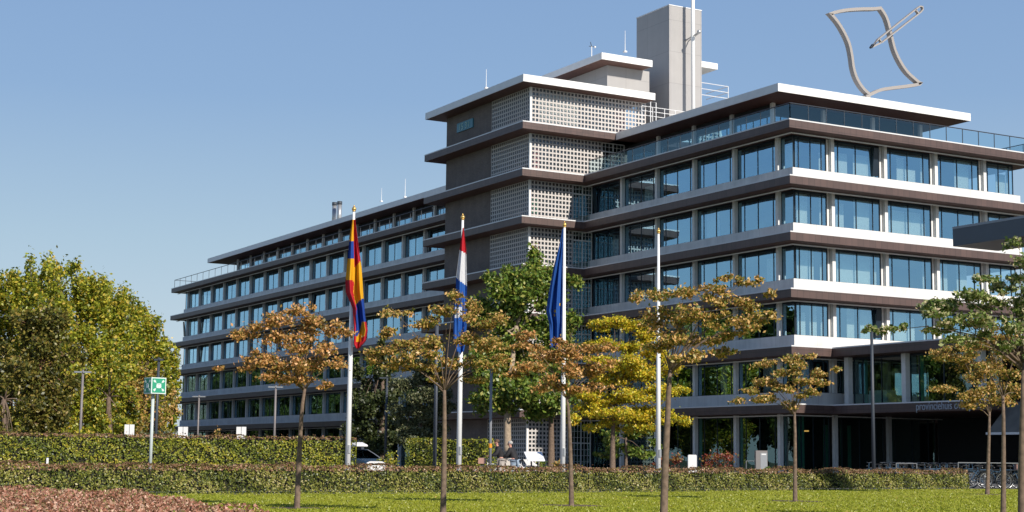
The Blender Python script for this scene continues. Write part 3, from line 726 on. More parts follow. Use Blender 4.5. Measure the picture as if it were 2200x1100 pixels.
clump_tree('green_bush_tree', 'low dark green tree under the yellow tree by the facade', 'tree', 'big trees before the building',
  [(1345,1018),(1345,990),(1345,960),(1345,940)],
  [(1345,925,44,18),(1300,940,30,14),(1390,935,34,16),(1340,965,48,16),(1385,970,34,16),(1300,975,30,12),(1410,955,22,12)],
  88, GREENL, BARK, .2, .9, .10, spread=.8, sub=5, sq=.8)
clump_tree('conifer', 'dark green conifer standing before the rear wing beside the first flagpole', 'tree', 'conifers before the rear wing',
  [(822,1012),(822,940),(822,860),(822,760)],
  [(822,740,12,16),(815,775,22,18),(832,800,26,18),(805,825,28,18),(838,850,32,20),(800,875,36,18),(840,905,36,18),(790,925,40,16),(850,940,34,14),(770,800,18,14),(772,850,24,16),(768,900,26,16),(815,960,46,16)],
  108, DARKG, BARK, .22, 1.2, .2, spread=.8, sub=8, sq=.9, grow=1.15)
clump_tree('conifer', 'grey-green pine between the two lamp poles near the middle flagpole', 'tree', 'conifers before the rear wing',
  [(905,1012),(905,960),(903,900),(900,830)],
  [(905,790,30,14),(880,820,34,13),(925,815,30,13),(895,850,42,14),(935,850,30,14),(880,880,38,13),(920,890,44,14),(895,915,44,13),(940,925,28,12),(955,880,24,12),(870,930,26,10),(910,940,40,12)],
  98, PINEG, BARK, .18, 1.2, .16, spread=.8, sub=8, sq=.9, grow=1.2)

# left group of big trees
def big_tree(name, label, u, d, top, w, lm, group, lsize=.30, low=965, dens=.80, n=46, bark=BARK):
    cl = []
    h = low-top
    for i in range(n):
        t = (i+.5)/n
        env = math.sin(math.pi*min(1, .16+t*.78))**.7
        a = rng.uniform(-1, 1)
        cl.append((u+a*w*env*.86, top+h*t*.92+h*.05, w*rng.uniform(.30, .48), h*rng.uniform(.08, .13)))
    cl.append((u+rng.uniform(-.1, .1)*w, top+h*.05, w*.32, h*.06))
    return clump_tree(name, label, 'tree', group, [(u, 1005), (u+2, 940), (u-2, 860), (u, top+h*.45)], cl, d, lm, bark, lsize, dens, .24, spread=1.0, sub=6, sq=.9)
LG = 'big trees at the left'
rng = np.random.default_rng(11)
DOL = leaf_mat('dark_olive_leaves', [(0.036,0.046,0.012), (0.087,0.099,0.017), (0.167,0.167,0.029), (0.261,0.232,0.043), (0.348,0.246,0.058)], .35)
big_tree('autumn_tree', 'tall yellow-green tree, the rounded highest crown of the left group', 160, 138, 568, 98, YGRN, LG)
big_tree('autumn_tree', 'yellow-green tree between the highest crown and the rear wing', 262, 150, 640, 76, YGRN, LG)
big_tree('autumn_tree', 'broad yellow-green tree filling the slope right of the highest crown', 225, 142, 604, 74, YGRN, LG)
big_tree('autumn_tree', 'yellow-green tree right behind the assembly sign', 312, 146, 690, 50, YGRN, LG)
big_tree('autumn_tree', 'lowest green tree touching the end of the rear wing', 345, 172, 728, 46, YGRN, LG, lsize=.36)
big_tree('autumn_tree', 'yellow-green tree at the left edge of the picture', 25, 132, 588, 95, YGRN, LG)
big_tree('autumn_tree', 'olive-green tree just left of the tallest crown', 100, 126, 572, 70, YGRN, LG)
big_tree('autumn_tree', 'dark green pine with bare reddish stems in front of the left group', 88, 108, 668, 88, DOL, LG, lsize=.24, low=935, bark=mat('reddish_bark', (.28,.15,.09), .9, noise=.2, nscale=3))
big_tree('autumn_tree', 'small rusty tree below the highest left crown behind the hedge', 235, 112, 760, 62, YGRN, LG, lsize=.22, n=16)
big_tree('autumn_tree', 'orange-tinged low tree beside the end of the rear wing', 330, 140, 792, 56, OLIVE, LG, lsize=.24, n=16)
big_tree('autumn_tree', 'dark low tree in the lower left corner of the tree group', 10, 104, 770, 70, DOL, LG, lsize=.22, n=16)

# trees mirrored in the windows, standing outside the picture
proto = None
PARKG = leaf_mat('park_tree_leaves', [(.03,.05,.01), (.06,.09,.014), (.10,.13,.02), (.14,.15,.03)], .3)
BG = 'park trees opposite the building'
spots = [(-43+rng.uniform(-2.5, 1.5)-(2 if i < 3 else 0), 52+10.5*i, rng.uniform(1.1, 1.4)) for i in range(34)] + [(70+12*i, -92+rng.uniform(-5, 5), rng.uniform(.8, 1.05)) for i in range(9)]
for i, (x, y, s_) in enumerate(spots):
    if proto is None:
        proto = thing('park_tree', (x, y, 0), 'park tree opposite the building, outside the picture', 'tree', BG)
        MB().tube([(x, y, 0), (x, y, 4), (x+.3, y, 9)], [.35, .25, .15], 8).build('trunk', BARK, proto, True)
        L = [clump_pts((x+rng.uniform(-3.5, 3.5), y+rng.uniform(-3.5, 3.5), 3.0+rng.random()*9.5), (2.6, 2.6, 1.7), 2600, .4) for _ in range(28)]
        leaves('crown', np.vstack(L), .42, PARKG, proto, up=.4); proto.scale = (s_, s_, s_)
    else: copy_thing(proto, (x, y, 0), rng.uniform(0, 6), sc=s_)

# ------------------------------------------------------------ hedges and shrubs
HTOP = leaf_mat('hedge_leaves', [(0.031,0.054,0.009), (0.086,0.114,0.019), (0.156,0.177,0.028), (0.266,0.266,0.047), (0.374,0.337,0.094), (0.515,0.424,0.204)], .2)
HBRN = leaf_mat('hedge_brown_leaves', [(0.078,0.065,0.026), (0.195,0.117,0.052), (0.312,0.169,0.098), (0.429,0.247,0.156)], .2)
HYEL = leaf_mat('tall_hedge_leaves', [(0.055,0.084,0.012), (0.138,0.170,0.018), (0.247,0.270,0.025), (0.383,0.370,0.033), (0.585,0.439,0.064)], .2)
INNER = mat('hedge_dark_core', (.02,.02,.01), 0.95)
def hedge(name, label, a, b, h, th, lm, top_m, lsize, dens, topband=.12):
    a = np.array([a[0], a[1], 0.]); b = np.array([b[0], b[1], 0.]); L = np.linalg.norm(b-a); ax = (b-a)/L
    nx = np.array([ax[1], -ax[0], 0.])
    if (CAM[:2]-a[:2])@nx[:2] < 0: nx = -nx                    # nx points to the camera side
    T = thing(name, tuple((a+b)/2), label, 'hedge')
    MB().obox((a+b)/2+np.array([0, 0, h/2-.03]), ax, nx, (0, 0, 1), L/2-.16, th/2-.20, h/2-.10).build('dark_core', INNER, T)  # plain dark box fills the hedge behind its leaves
    def bumps(s, z): return .05*np.sin(s*1.7)+.04*np.sin(s*4.1+2)+.03*np.sin(s*9.3+z*5)+.04*np.sin(z*6+s*2.3)
    def face(n, kind):
        s = rng.random(n)*L; w = rng.random(n)
        if kind == 'front': z = w*h; off = th/2+bumps(s, z)*.8-.05*rng.random(n); P = a+ax*s[:, None]+nx*off[:, None]; P[:, 2] = z; N = nx
        elif kind == 'back': z = w*h; P = a+ax*s[:, None]-nx*(th/2); P[:, 2] = z; N = -nx
        elif kind == 'top': o = (w-.5)*th; P = a+ax*s[:, None]+nx*o[:, None]; P[:, 2] = h+bumps(s, 0)*.75-.04*rng.random(n); N = np.array([0, 0, 1.])
        else:
            o = (rng.random(n)-.5)*th; z = w*h; sg = 0. if kind == 'e0' else L
            P = a+ax*(sg+(-.03 if kind == 'e0' else .03))+nx*o[:, None]; P[:, 2] = z; N = -ax if kind == 'e0' else ax
        return P, np.tile(N, (n, 1))
    A = 2.4*dens/(lsize**2)
    sets = [face(int(A*L*h), 'front'), face(int(A*L*th*.8), 'top'), face(int(A*h*th), 'e0'), face(int(A*h*th), 'e1'), face(int(A*L*h*.25), 'back')]
    P = np.vstack([q[0] for q in sets]); N = np.vstack([q[1] for q in sets])
    # light and dark clumps plus a darker foot
    r = np.clip(.45+.22*np.sin(P[:, 0]*2.3+P[:, 2]*5)*np.sin(P[:, 1]*1.9-P[:, 2]*3)+rng.normal(size=len(P))*.22, 0, 1)
    topm = (P[:, 2] > h-topband*(1+.5*rng.random(len(P))))&(rng.random(len(P)) < .85)
    leaves('foliage', P[~topm], lsize, lm, T, up=0, nrm=N[~topm], rnd=r[~topm], jit=.75)
    # stray shoots
    n = int(L*5); s = rng.random(n)*L; Q = a+ax*s[:, None]+nx*((rng.random(n)-.3)*th)[:, None]; Q[:, 2] = h+.03+.09*rng.random(n)
    leaves('top_growth', np.vstack([P[topm], Q]), lsize, top_m, T, up=.3, nrm=np.vstack([N[topm], np.tile([0, 0, 1.], (n, 1))]), jit=.8)
    return T
A0, A1 = gnd(-60, 38.5), gnd(2062, 66.5)
hedge('low_hedge', 'long low clipped hedge crossing the lawn edge, brownish along its top', A0, A1, .76, .8, HTOP, HBRN, .062, 1.35)
hedge('tall_hedge', 'long tall yellow-green beech hedge behind the low hedge at the left', gnd(-60, 75), gnd(763, 76.5), 1.93, 1.0, HYEL, HBRN, .10, 1.3)
hedge('tall_hedge', 'short tall beech hedge between the car and the people', gnd(886, 78), gnd(1052, 76), 1.90, 1.2, HYEL, HYEL, .10, 1.3)

def shrub(name, label, u, d, wpx, top, lm, group=None, lsize=.11, z0=0.0, n=10):
    px = d/F; c = gnd(u, d); hz = 1+(at(u, 985, d)[2]*0) + (at(u, top, d)[2]-1)
    T = thing(name, tuple(c), label, 'shrub', group)
    st = MB(); L = []
    for i in range(n):
        o = CR*rng.uniform(-1, 1)*wpx*px*.8+HF*rng.uniform(-.5, .5)*wpx*px; o[2] = 0
        q = c+o; q[2] = hz*rng.uniform(.45, .86)
        st.tube([c+o*.15, (c+o*.7)+np.array([0, 0, q[2]*.5]), q], [.02, .015, .008], 5)
        L.append(clump_pts(q, (wpx*px*.42, wpx*px*.42, hz*.17), int(.8*(wpx*px*.42)**2*4/lsize**2)+20, .3))
    st.build('stems', BARK, T); leaves('foliage', np.vstack(L), lsize, lm, T)
    return T
REDL = leaf_mat('red_leaves', [(.10,.02,.012), (.26,.045,.03), (.40,.09,.05), (.30,.16,.03), (.12,.13,.02)], .3)
shrub('red_shrub', 'spreading red and orange shrub right of the bare flagpole', 1545, 76, 42, 968, REDL, 'red autumn shrubs', n=16)
shrub('red_shrub', 'red shrub partly behind the bare flagpole', 1438, 76, 34, 968, REDL, 'red autumn shrubs', n=14)
shrub('red_shrub', 'small rusty shrub beside the information board', 1190, 74, 20, 985, OLIVE, 'red autumn shrubs')
shrub('low_shrub', 'yellow-brown shrub left of the short tall hedge', 838, 76, 26, 966, HYEL, 'low shrubs', n=14)
shrub('low_shrub', 'green shrub below the green tree near the door', 1160, 80, 16, 985, GREENL, 'low shrubs')
shrub('low_shrub', 'greenish shrub behind the tall hedge at the end of the rear wing', 350, 100, 55, 912, PINEG, 'low shrubs', .2, n=14)
shrub('low_shrub', 'brown leafy shrub behind the tall hedge near the twin-arm lamp', 205, 96, 50, 918, YGRN, 'low shrubs', .2, n=14)
shrub('low_shrub', 'small twiggy shrub behind the tall hedge in front of the rear wing', 465, 95, 14, 914, OLIVE, 'low shrubs', .12)
shrub('low_shrub', 'green shrub by the right end of the low hedge', 1640, 74, 22, 1000, GREENL, 'low shrubs')
shrub('low_shrub', 'leafy sprig growing out of the low hedge before the dark glass doors', 1750, 60.5, 22, 998, HTOP, 'low shrubs', .08)

# red-brown ground cover in the left foreground
us = [-250, 0, 300, 400, 600, 750, 830]; dm = [35, 33.5, 31, 27, 20.5, 17.3, 15]
N = 170000; dd = np.sqrt(rng.uniform(13**2, 34**2, N)); uu = rng.uniform(-120, 830, N)
keep = dd < np.interp(uu, us, dm)+.8*np.sin(uu*.021)+.5*np.sin(uu*.057)
dd = dd[keep]; uu = uu[keep]
Pg = CAM+ HF*dd[:, None] + CR*((uu-1100)/F*dd)[:, None]*1.0 + np.array([0,0,0])
edge = np.clip((np.interp(uu, us, dm)-dd)/3, .15, 1)
hh = (.30+.10*np.sin(Pg[:, 0]*2.1)*np.sin(Pg[:, 1]*1.7)+.06*np.sin(Pg[:, 0]*6+Pg[:, 1]*5))*edge**.5
Pg[:, 2] = hh*(1-rng.random(len(Pg))**2*.6)
gc = leaves('ground_cover', Pg, .047, leaf_mat('ground_cover_leaves', [(.11,.055,.025), (.29,.125,.07), (.46,.20,.13), (.58,.29,.20), (.68,.44,.32), (.20,.22,.04)], .25), up=.5, aspect=.55)
tag(gc, 'reddish-brown ground-cover bed in the lower left corner', 'ground cover', kind='stuff')

# grass blades on the visible lawn
N = 100000; dd = 1/rng.uniform(1/68, 1/25, N)
uu = rng.uniform(-50, 2260, N); P = CAM+HF*dd[:, None]+CR*((uu-1100)/F*dd)[:, None]
ed = np.interp(uu, [-60, 2062, 2300], [37.5, 65.8, 66]); P = P[dd < ed-.0]; P[:, 2] = .006
for (u_, d_, r_) in ((1228,35.5,.62),(1708,42,.58),(2121,55,.6),(638,31.5,.5)):
    c_ = gnd(u_, d_); P = P[np.linalg.norm(P[:, :2]-c_[:2], axis=1) > r_]
n = len(P); hgt = .018+.024*rng.random(n); ang = rng.uniform(0, 2*math.pi, n); w = .010*np.ones(n)*(1+np.linalg.norm(P[:, :2]-CAM[:2], axis=1)/40)
V = np.empty((n, 3, 3)); t = np.stack([np.cos(ang), np.sin(ang), 0*ang], 1); V[:, 0] = P-t*w[:, None]; V[:, 1] = P+t*w[:, None]
V[:, 2] = P+np.stack([rng.normal(size=n)*.02, rng.normal(size=n)*.02, hgt], 1)
me = bpy.data.meshes.new('grass'); me.vertices.add(3*n); me.vertices.foreach_set('co', V.ravel()); me.loops.add(3*n); me.loops.foreach_set('vertex_index', np.arange(3*n, dtype=np.int32))
me.polygons.add(n); me.polygons.foreach_set('loop_start', np.arange(0, 3*n, 3, dtype=np.int32)); me.update(calc_edges=True)
me.attributes.new('rnd', 'FLOAT', 'FACE').data.foreach_set('value', rng.random(n).astype(np.float32))
me.materials.append(leaf_mat('grass_blades', [(.27,.315,.02), (.30,.335,.025), (.33,.35,.03), (.36,.36,.045)], .3))
go = bpy.data.objects.new('grass', me); COL.objects.link(go); tag(go, 'short green lawn grass', 'grass', kind='stuff')

N = 260; dd = 1/rng.uniform(1/60, 1/27, N); uu = rng.uniform(100, 2250, N); Q = CAM+HF*dd[:, None]+CR*((uu-1100)/F*dd)[:, None]
Q = Q[dd < np.interp(uu, [-60, 2062, 2300], [37, 65, 66])]; Q[:, 2] = .03
tag(leaves('fallen_leaves', Q, .08, OLIVE, up=2.5), 'scattered dry fallen leaves on the lawn', 'fallen leaves', kind='stuff')
SOIL = mat('bare_soil', (.13,.085,.055), .95, noise=.3, nscale=9)
for i, (u, v, d, rx) in enumerate([(1228,1085,35.5,.75),(1708,1076,42,.7),(2121,1062,55,.7),(638,1090,31.5,.6)]):
    c = gnd(u, d); mb = MB(); nn = 22
    mb.v = [(c[0]+rx*(1+.2*math.sin(3*k+i))*math.cos(2*math.pi*k/nn), c[1]+rx*(1+.2*math.cos(2*k+i))*math.sin(2*math.pi*k/nn), .011) for k in range(nn)]
    mb.f = [tuple(range(nn))]; o = mb.build('soil', SOIL); o['kind'] = 'structure'

# ------------------------------------------------------------ flagpoles and flags
def flagpole(u0, u1, vtop, d, label):
    b = gnd(u0, d); tpt = at(u1, vtop, d); h = tpt[2]
    T = thing('flagpole', tuple(b), label, 'flagpole', 'white flagpoles')
    MB().tube([(b[0], b[1], 0), (b[0], b[1], h*.5), (b[0], b[1], h-.15)], [.105, .085, .045], 14).build('pole', MASTW, T, True)
    f = MB().sphere((b[0], b[1], h-.07), .085, 12, 8, (1, 1, 1.0)); f.tube([(b[0], b[1], h-.17), (b[0], b[1], h-.13)], .065, 10); f.tube([(b[0], b[1], h), (b[0], b[1], h+.08)], [.04, .015], 8); f.build('finial', GOLD, T, True)
    MB().box(b[0]-.05, b[1]-.14, 1.15, b[0]+.05, b[1]-.08, 1.45).build('cleat', STEEL, T)
    return b
FP = [flagpole(747.5, 762, 445, 60, 'white flagpole flying the red, yellow and blue striped flag'),
      flagpole(986, 995.5, 463, 61.2, 'white flagpole flying the red, white and blue flag'),
      flagpole(1209, 1211, 479, 62.8, 'white flagpole flying the plain blue flag'),
      flagpole(1414.5, 1415.5, 493, 64.5, 'bare white flagpole without a flag')]
def cattr_mat(name):
    m = bpy.data.materials.new(name); m.use_nodes = True; n = m.node_tree; b = n.nodes['Principled BSDF']; b.inputs['Roughness'].default_value = .75
    a = n.nodes.new('ShaderNodeAttribute'); a.attribute_name = 'dye'; n.links.new(a.outputs['Color'], b.inputs['Base Color'])
    t = n.nodes.new('ShaderNodeBsdfTranslucent'); mx = n.nodes.new('ShaderNodeMixShader'); mx.inputs[0].default_value = .4
    n.links.new(a.outputs['Color'], t.inputs[0]); n.links.new(b.outputs[0], mx.inputs[1]); n.links.new(t.outputs[0], mx.inputs[2]); n.links.new(mx.outputs[0], n.nodes['Material Output'].inputs[0])
    return m
CLOTH = cattr_mat('flag_cloth')
def flag(label, d, left, right, colf, folds, depth=.16):
    lv = [p[1] for p in left]; lu = [p[0] for p in left]; rv = [p[1] for p in right]; ru = [p[0] for p in right]
    v0, v1 = max(lv[0], rv[0]), max(lv[-1], rv[-1]); NR, NC = 90, 26; V = []; C = []; Fc = []
    for i in range(NR+1):
        t = i/NR; v = v0+(v1-v0)*t; a = np.interp(v, lv, lu); b = np.interp(v, rv, ru)
        for j in range(NC+1):
            s = j/NC; am = depth*min(1, .25+t*1.6)
            off = am*(math.sin(folds*math.pi*s+2.2*t+1)+.4*math.sin(2.3*folds*math.pi*s-3*t)) 
            V.append(tuple(at(a+(b-a)*s, v+ (2.5*math.sin(9*s+3*t) if t > .97 else 0), d-.25+off)))
    for i in range(NR):
        for j in range(NC):
            Fc.append((i*(NC+1)+j, i*(NC+1)+j+1, (i+1)*(NC+1)+j+1, (i+1)*(NC+1)+j)); C.append((*colf((j+.5)/NC, v0+(v1-v0)*(i+.5)/NR), 1))
    me = bpy.data.meshes.new('flag'); me.from_pydata(V, [], Fc); me.update()
    me.attributes.new('dye', 'FLOAT_COLOR', 'FACE').data.foreach_set('color', np.array(C, np.float32).ravel())
    for p in me.polygons: p.use_smooth = True
    me.materials.append(CLOTH); o = bpy.data.objects.new('flag', me); COL.objects.link(o)
    s = o.modifiers.new('thickness', 'SOLIDIFY'); s.thickness = .006
    return tag(o, label, 'flag', 'flags hanging from the poles')
cR, cY, cB, cW = (.62,.015,.03), (.88,.50,.008), (.012,.075,.42), (.80,.80,.82)
def prov(s, v):
    if v > 722: return cR if v > 735 else (cR if s > .62 or s < .2 else cY)
    bd = .48+(v-480)*.0004
    if s < bd-(0 if v < 600 else (v-600)*.004):
        return cY if v < 519 else cB if v < 556 else cY if v < 600+8*s else cR
    if v < 560+70*(1-s)*0+ (30*(1-s)): return cR
    if v < 662-22*s: return cY
    if v < 690: return cB
    if s > .55+(700-v)*.012: return cY if s < .85 else cR
    return cB
flag('limp flag with red, yellow and blue stripes on the leftmost pole', 60,
     [(757,472),(752,503),(746.6,558),(742,603),(743,628),(758,662),(760,700),(760,740),(766,750)],
     [(763,472),(771,534),(776.7,572),(781,641),(785,682),(790,710),(786,732),(772,750)], prov, 3.2)
def dutch(s, v):
    w = 8*s
    if v < 537+w: return cR
    if v < 597+2.2*w: return cW
    if 658 < v < 684-6*s and .08 < s < .62: return cW
    return (.02,.13,.50)
flag('limp red, white and blue striped flag on the second pole', 61.2,
     [(994,489),(987.6,535),(980,594),(979,630),(975.5,666),(974,728),(982,758)], [(996,489),(1001.7,538),(1003,600),(1002.5,702),(1001,730),(996,758)], dutch, 2.3, .12)
def eu(s, v):
    for (a, b) in ((.55, 668), (.85, 655), (.5, 676)):
        if abs(s-a) < .05 and abs(v-b) < 3: return (.85,.55,.02)
    return (.018,.11,.44)
flag('limp plain blue flag with small yellow stars on the third pole', 62.8,
     [(1208,492),(1202,525),(1190,571),(1180.6,620),(1173.5,669),(1180,695),(1182,748)], [(1210,492),(1209,560),(1208,640),(1207,700),(1205,748)], eu, 4.2, .15)

# ------------------------------------------------------------ lamps, signs and small furniture
def lamp2(u, d, vtop, wpx, label, dark=False, arms=2):
    b = gnd(u, d); h = at(u, vtop, d)[2]; px = d/F; m = DSTEEL if dark else mat('grey_lamp_steel', (.20,.18,.18), .5)
    T = thing('street_lamp', tuple(b), label, 'street lamp', 'street lamps')
    MB().tube([(b[0], b[1], 0), (b[0], b[1], h)], [.09, .07], 10).build('pole', m, T, True)
    for sgn in ((-1, 1) if arms == 2 else (-1,)):
        e = b+CR*sgn*wpx*px; mid = b+CR*sgn*wpx*px*.55
        c = np.array([mid[0], mid[1], h-.12])
        MB().obox(c, CR*np.array([1,1,0]), HF, (0,0,1), wpx*px*.5, .13, .045).build('lamp_head', (STEEL if not dark else DSTEEL), T)
    return T
lamp2(170, 96, 795, 17, 'grey twin-arm street lamp in front of the left trees')
lamp2(423, 134, 849, 13, 'grey twin-arm street lamp farthest away, near the end of the rear wing')
lamp2(588, 113, 828, 15, 'grey twin-arm street lamp behind the first young tree trunk')
lamp2(828, 100, 808, 15, 'dark lamp with one pale arm beside the dark conifer', True, 1)
lamp2(333, 84, 768, 9, 'dark lamp top rising just behind the green assembly sign', True)
lamp2(1877, 75, 706, 18, 'tall dark lamp with one short arm before the entrance pavilion', True, 1)
def post(u, d, vtop, r, label, m, top=None):
    b = gnd(u, d); h = at(u, vtop, d)[2]
    T = thing('lamp_post', tuple(b), label, 'lamp post'); MB().tube([(b[0], b[1], 0), (b[0], b[1], h)], [r, r*.85], 12).build('pole', m, T, True)
    if top: top(T, b, h)
    return T
def head(T, b, h):
    MB().tube([(b[0], b[1], h-.05), (b[0], b[1], h+.06)], [.22, .19], 12).build('lamp_head', DSTEEL, T)
    MB().tube([(b[0], b[1], 1.45), (b[0], b[1], 1.62)], .068, 10).build('marker_band', mat('orange_tape', (.75,.30,.02), .5), T)
def head2(T, b, h): MB().obox((b[0], b[1], h+.03), CR, HF, (0,0,1), .16, .12, .05).build('lamp_head', DSTEEL, T)
post(1053, 66, 785, .062, 'slim grey lamp post with an orange band beside the people', mat('light_pole_grey', (.22,.23,.25), .5), head)
post(934, 70, 690, .085, 'thick dark grey post between the first two young tree trunks', mat('dark_pole_grey', (.07,.08,.10), .5), head2)

# assembly-point sign
d = 62; b = gnd(323.5, d); T = thing('assembly_point_sign', tuple(b), 'green and white box-shaped assembly-point sign on a pale post', 'sign')
top = at(330, 845, d)[2]; MB().tube([(b[0], b[1], 0), (b[0], b[1], top)], .062, 12).build('post', mat('pale_green_post', (.50,.56,.54), .4), T, True)
zc = at(332, 829, d)[2]; hs = .31
SG = mat('sign_green', (.02,.30,.17), .5); SW = mat('sign_white', (.66,.74,.70), .5)
fx = CR*.87-HF*.5; fx[2] = 0; fx /= np.linalg.norm(fx); fx = np.array([math.cos(math.atan2(CR[1], CR[0])+.68), math.sin(math.atan2(CR[1], CR[0])+.68), 0]); fy = np.array([-fx[1], fx[0], 0])
cpos = np.array([b[0], b[1], zc])+CR*.06
MB().obox(cpos, fx, fy, (0,0,1), hs, hs, hs).build('sign_box', SW, T)
for nrm_, tx, nm in ((-fy, fx, 'front_panel'), (-fx, fy, 'side_panel')):
    c = cpos+nrm_*(hs+.004); po = MB().obox(c, tx, nrm_, (0,0,1), hs*.88, .004, hs*.88).build(nm, SG, T)
    mk = MB(); zz = np.array([0, 0, 1.]); c2 = c+nrm_*.008
    for a_, b_ in ((-1, -1), (1, -1), (-1, 1), (1, 1)):
        q = c2+tx*a_*hs*.58+zz*b_*hs*.55
        mk.obox(q, tx+zz*a_*b_*.0, nrm_, zz, .050, .003, .018); mk.obox(q, tx, nrm_, zz, .018, .0031, .050)
        mk.obox(q-tx*a_*.03-zz*b_*.03, tx+zz*a_*b_, nrm_, zz-tx*a_*b_, .045, .0032, .014)
    for k, (o_, hgt_) in enumerate(((-.075, .085), (.075, .085), (-.03, .11), (.03, .11))):
        q = c2+tx*o_+zz*(-.03); mk.obox(q, tx, nrm_, zz, .026, .0035+.0002*k, hgt_*.6); mk.obox(q+zz*(hgt_*.6+.03), tx, nrm_, zz, .020, .0036+.0002*k, .022)
    mk.build('pictogram', SW, po)

WB = 'white marker signs behind the tall hedge'
for u, lab in ((275.5, 'white two-panel marker sign behind the tall hedge, left of the assembly sign'), (391, 'white two-panel marker sign behind the tall hedge at the end of the rear wing'), (516.5, 'white two-panel marker sign behind the tall hedge, nearest the first young tree')):
    d = 82; vt = 912 if u < 300 else 917; b = gnd(u, d); zt = at(u, vt, d)[2]
    T = thing('marker_sign', tuple(b), lab, 'sign', WB)
    for s_ in (-1, 1): MB().obox(np.array([b[0], b[1], zt-.3])+CR*s_*.13, CR*np.array([1,1,0]), HF, (0,0,1), .115, .03, .30).build('panel', WHITEP, T)
    MB().obox(np.array([b[0], b[1], zt-.3])+HF*.04, CR*np.array([1,1,0]), HF, (0,0,1), .24, .02, .27).build('back_plate', DSTEEL, T)
    MB().obox(np.array([b[0], b[1], (zt-.6)/2]), CR*np.array([1,1,0]), HF, (0,0,1), .05, .04, (zt-.6)/2).build('post', STEEL, T)
# white low sign, bollard, cabinet, marker post
def slabsign(name, label, cat, u0, u1, vt, d, m, rnd=.08, th=.08):
    a = gnd(u0, d); b_ = gnd(u1, d); zt = at((u0+u1)/2, vt, d)[2]; ax = (b_-a)/np.linalg.norm(b_-a); w = np.linalg.norm(b_-a)
    T = thing(name, tuple((a+b_)/2), label, cat); pts = []
    for (cx, sg) in ((rnd, 1), (w-rnd, -1)):
        for k in range(5):
            th_ = math.pi/2*k/4 if sg == 1 else math.pi/2*(4-k)/4
            pts.append((cx-sg*rnd*math.cos(th_), zt-rnd+rnd*math.sin(th_)))
    poly = [(0, .0)]+pts+[(w, .0)]
    MB().poly([tuple(a+ax*x+np.array([0, 0, z])) for x, z in poly], tuple(HF*th)).build('panel', m, T)
    MB().obox((a+b_)/2+HF*th*.5+np.array([0, 0, .03]), ax, HF, (0,0,1), w/2+.04, th*.5+.04, .03).build('base', STEEL, T)
    return T
slabsign('direction_sign', 'low white sign board with one rounded corner beside the parked car', 'sign', 788, 828, 991, 64, WHITEP, .16)
slabsign('bollard', 'white rounded bollard panel between the two red shrubs', 'bollard', 1478.5, 1497, 977, 66, WHITEP, .05, .25)
b = gnd(1635, 78); T = thing('utility_cabinet', tuple(b), 'upright grey metal ticket cabinet before the dark ground-floor windows', 'cabinet')
zt = at(1635, 968, 78)[2]; cx_ = CR*np.array([1,1,0])
MB().obox((b[0], b[1], zt/2), cx_, HF, (0,0,1), .28, .22, zt/2).build('housing', mat('cabinet_steel', (.26,.24,.23), .4, metal=.3), T)
MB().obox(np.array([b[0], b[1], zt-.18])-HF*.225+CR*.1, cx_, HF, (0,0,1), .11, .006, .03).build('display', WHITEP, T)
MB().obox(np.array([b[0], b[1], zt*.55])-HF*.223+CR*.1, cx_, HF, (0,0,1), .16, .004, zt*.38).build('door', STEEL, T)
b = gnd(102, 64); zt = at(102, 984, 64)[2]
T = thing('marker_post', tuple(b), 'short white marker post between the two hedges at the left', 'post'); MB().tube([(b[0], b[1], 0), (b[0], b[1], zt)], .045, 10).build('post', WHITEP, T, True)
MB().tube([(b[0], b[1], zt), (b[0], b[1], zt+.02)], .05, 10).build('cap', STEEL, T)
b = gnd(1150, 64); T = thing('information_board', tuple(b), 'white tilted information board on a dark stand beside the people', 'information board')
c0, c1, c2, c3 = at(1125.5, 970.5, 64), at(1163.5, 970.5, 64), at(1171, 989, 63.3), at(1134, 989, 63.3)
MB().poly([c0, c1, c2, c3], tuple(-np.array([0, 0, .035]))).build('board', mat('board_white', (.86,.87,.88), .3), T)
st = MB()
for q in (.3, .7): st.tube([tuple((c0*(1-q)+c1*q+c3*(1-q)+c2*q)/2-np.array([0, 0, .06])), (b[0]+CR[0]*(q-.5)*.5, b[1]+CR[1]*(q-.5)*.5, 0)], .035, 6)
st.build('stand', DSTEEL, T)
lt = MB()
nn_ = np.cross(c1-c0, c3-c0); nn_ /= np.linalg.norm(nn_); nn_ = nn_ if nn_[2] > 0 else -nn_
for k in range(2):
    q0 = c0*(.28-.5*k*.0)+c1*.72; lt.obox(c0+(c1-c0)*(.80)+(c3-c0)*(.22+.55*k)+nn_*.004, c1-c0, c3-c0, nn_, .09, .012, .003)
lt.build('printed_lines', mat('print_grey', (.35,.37,.4), .6), T)

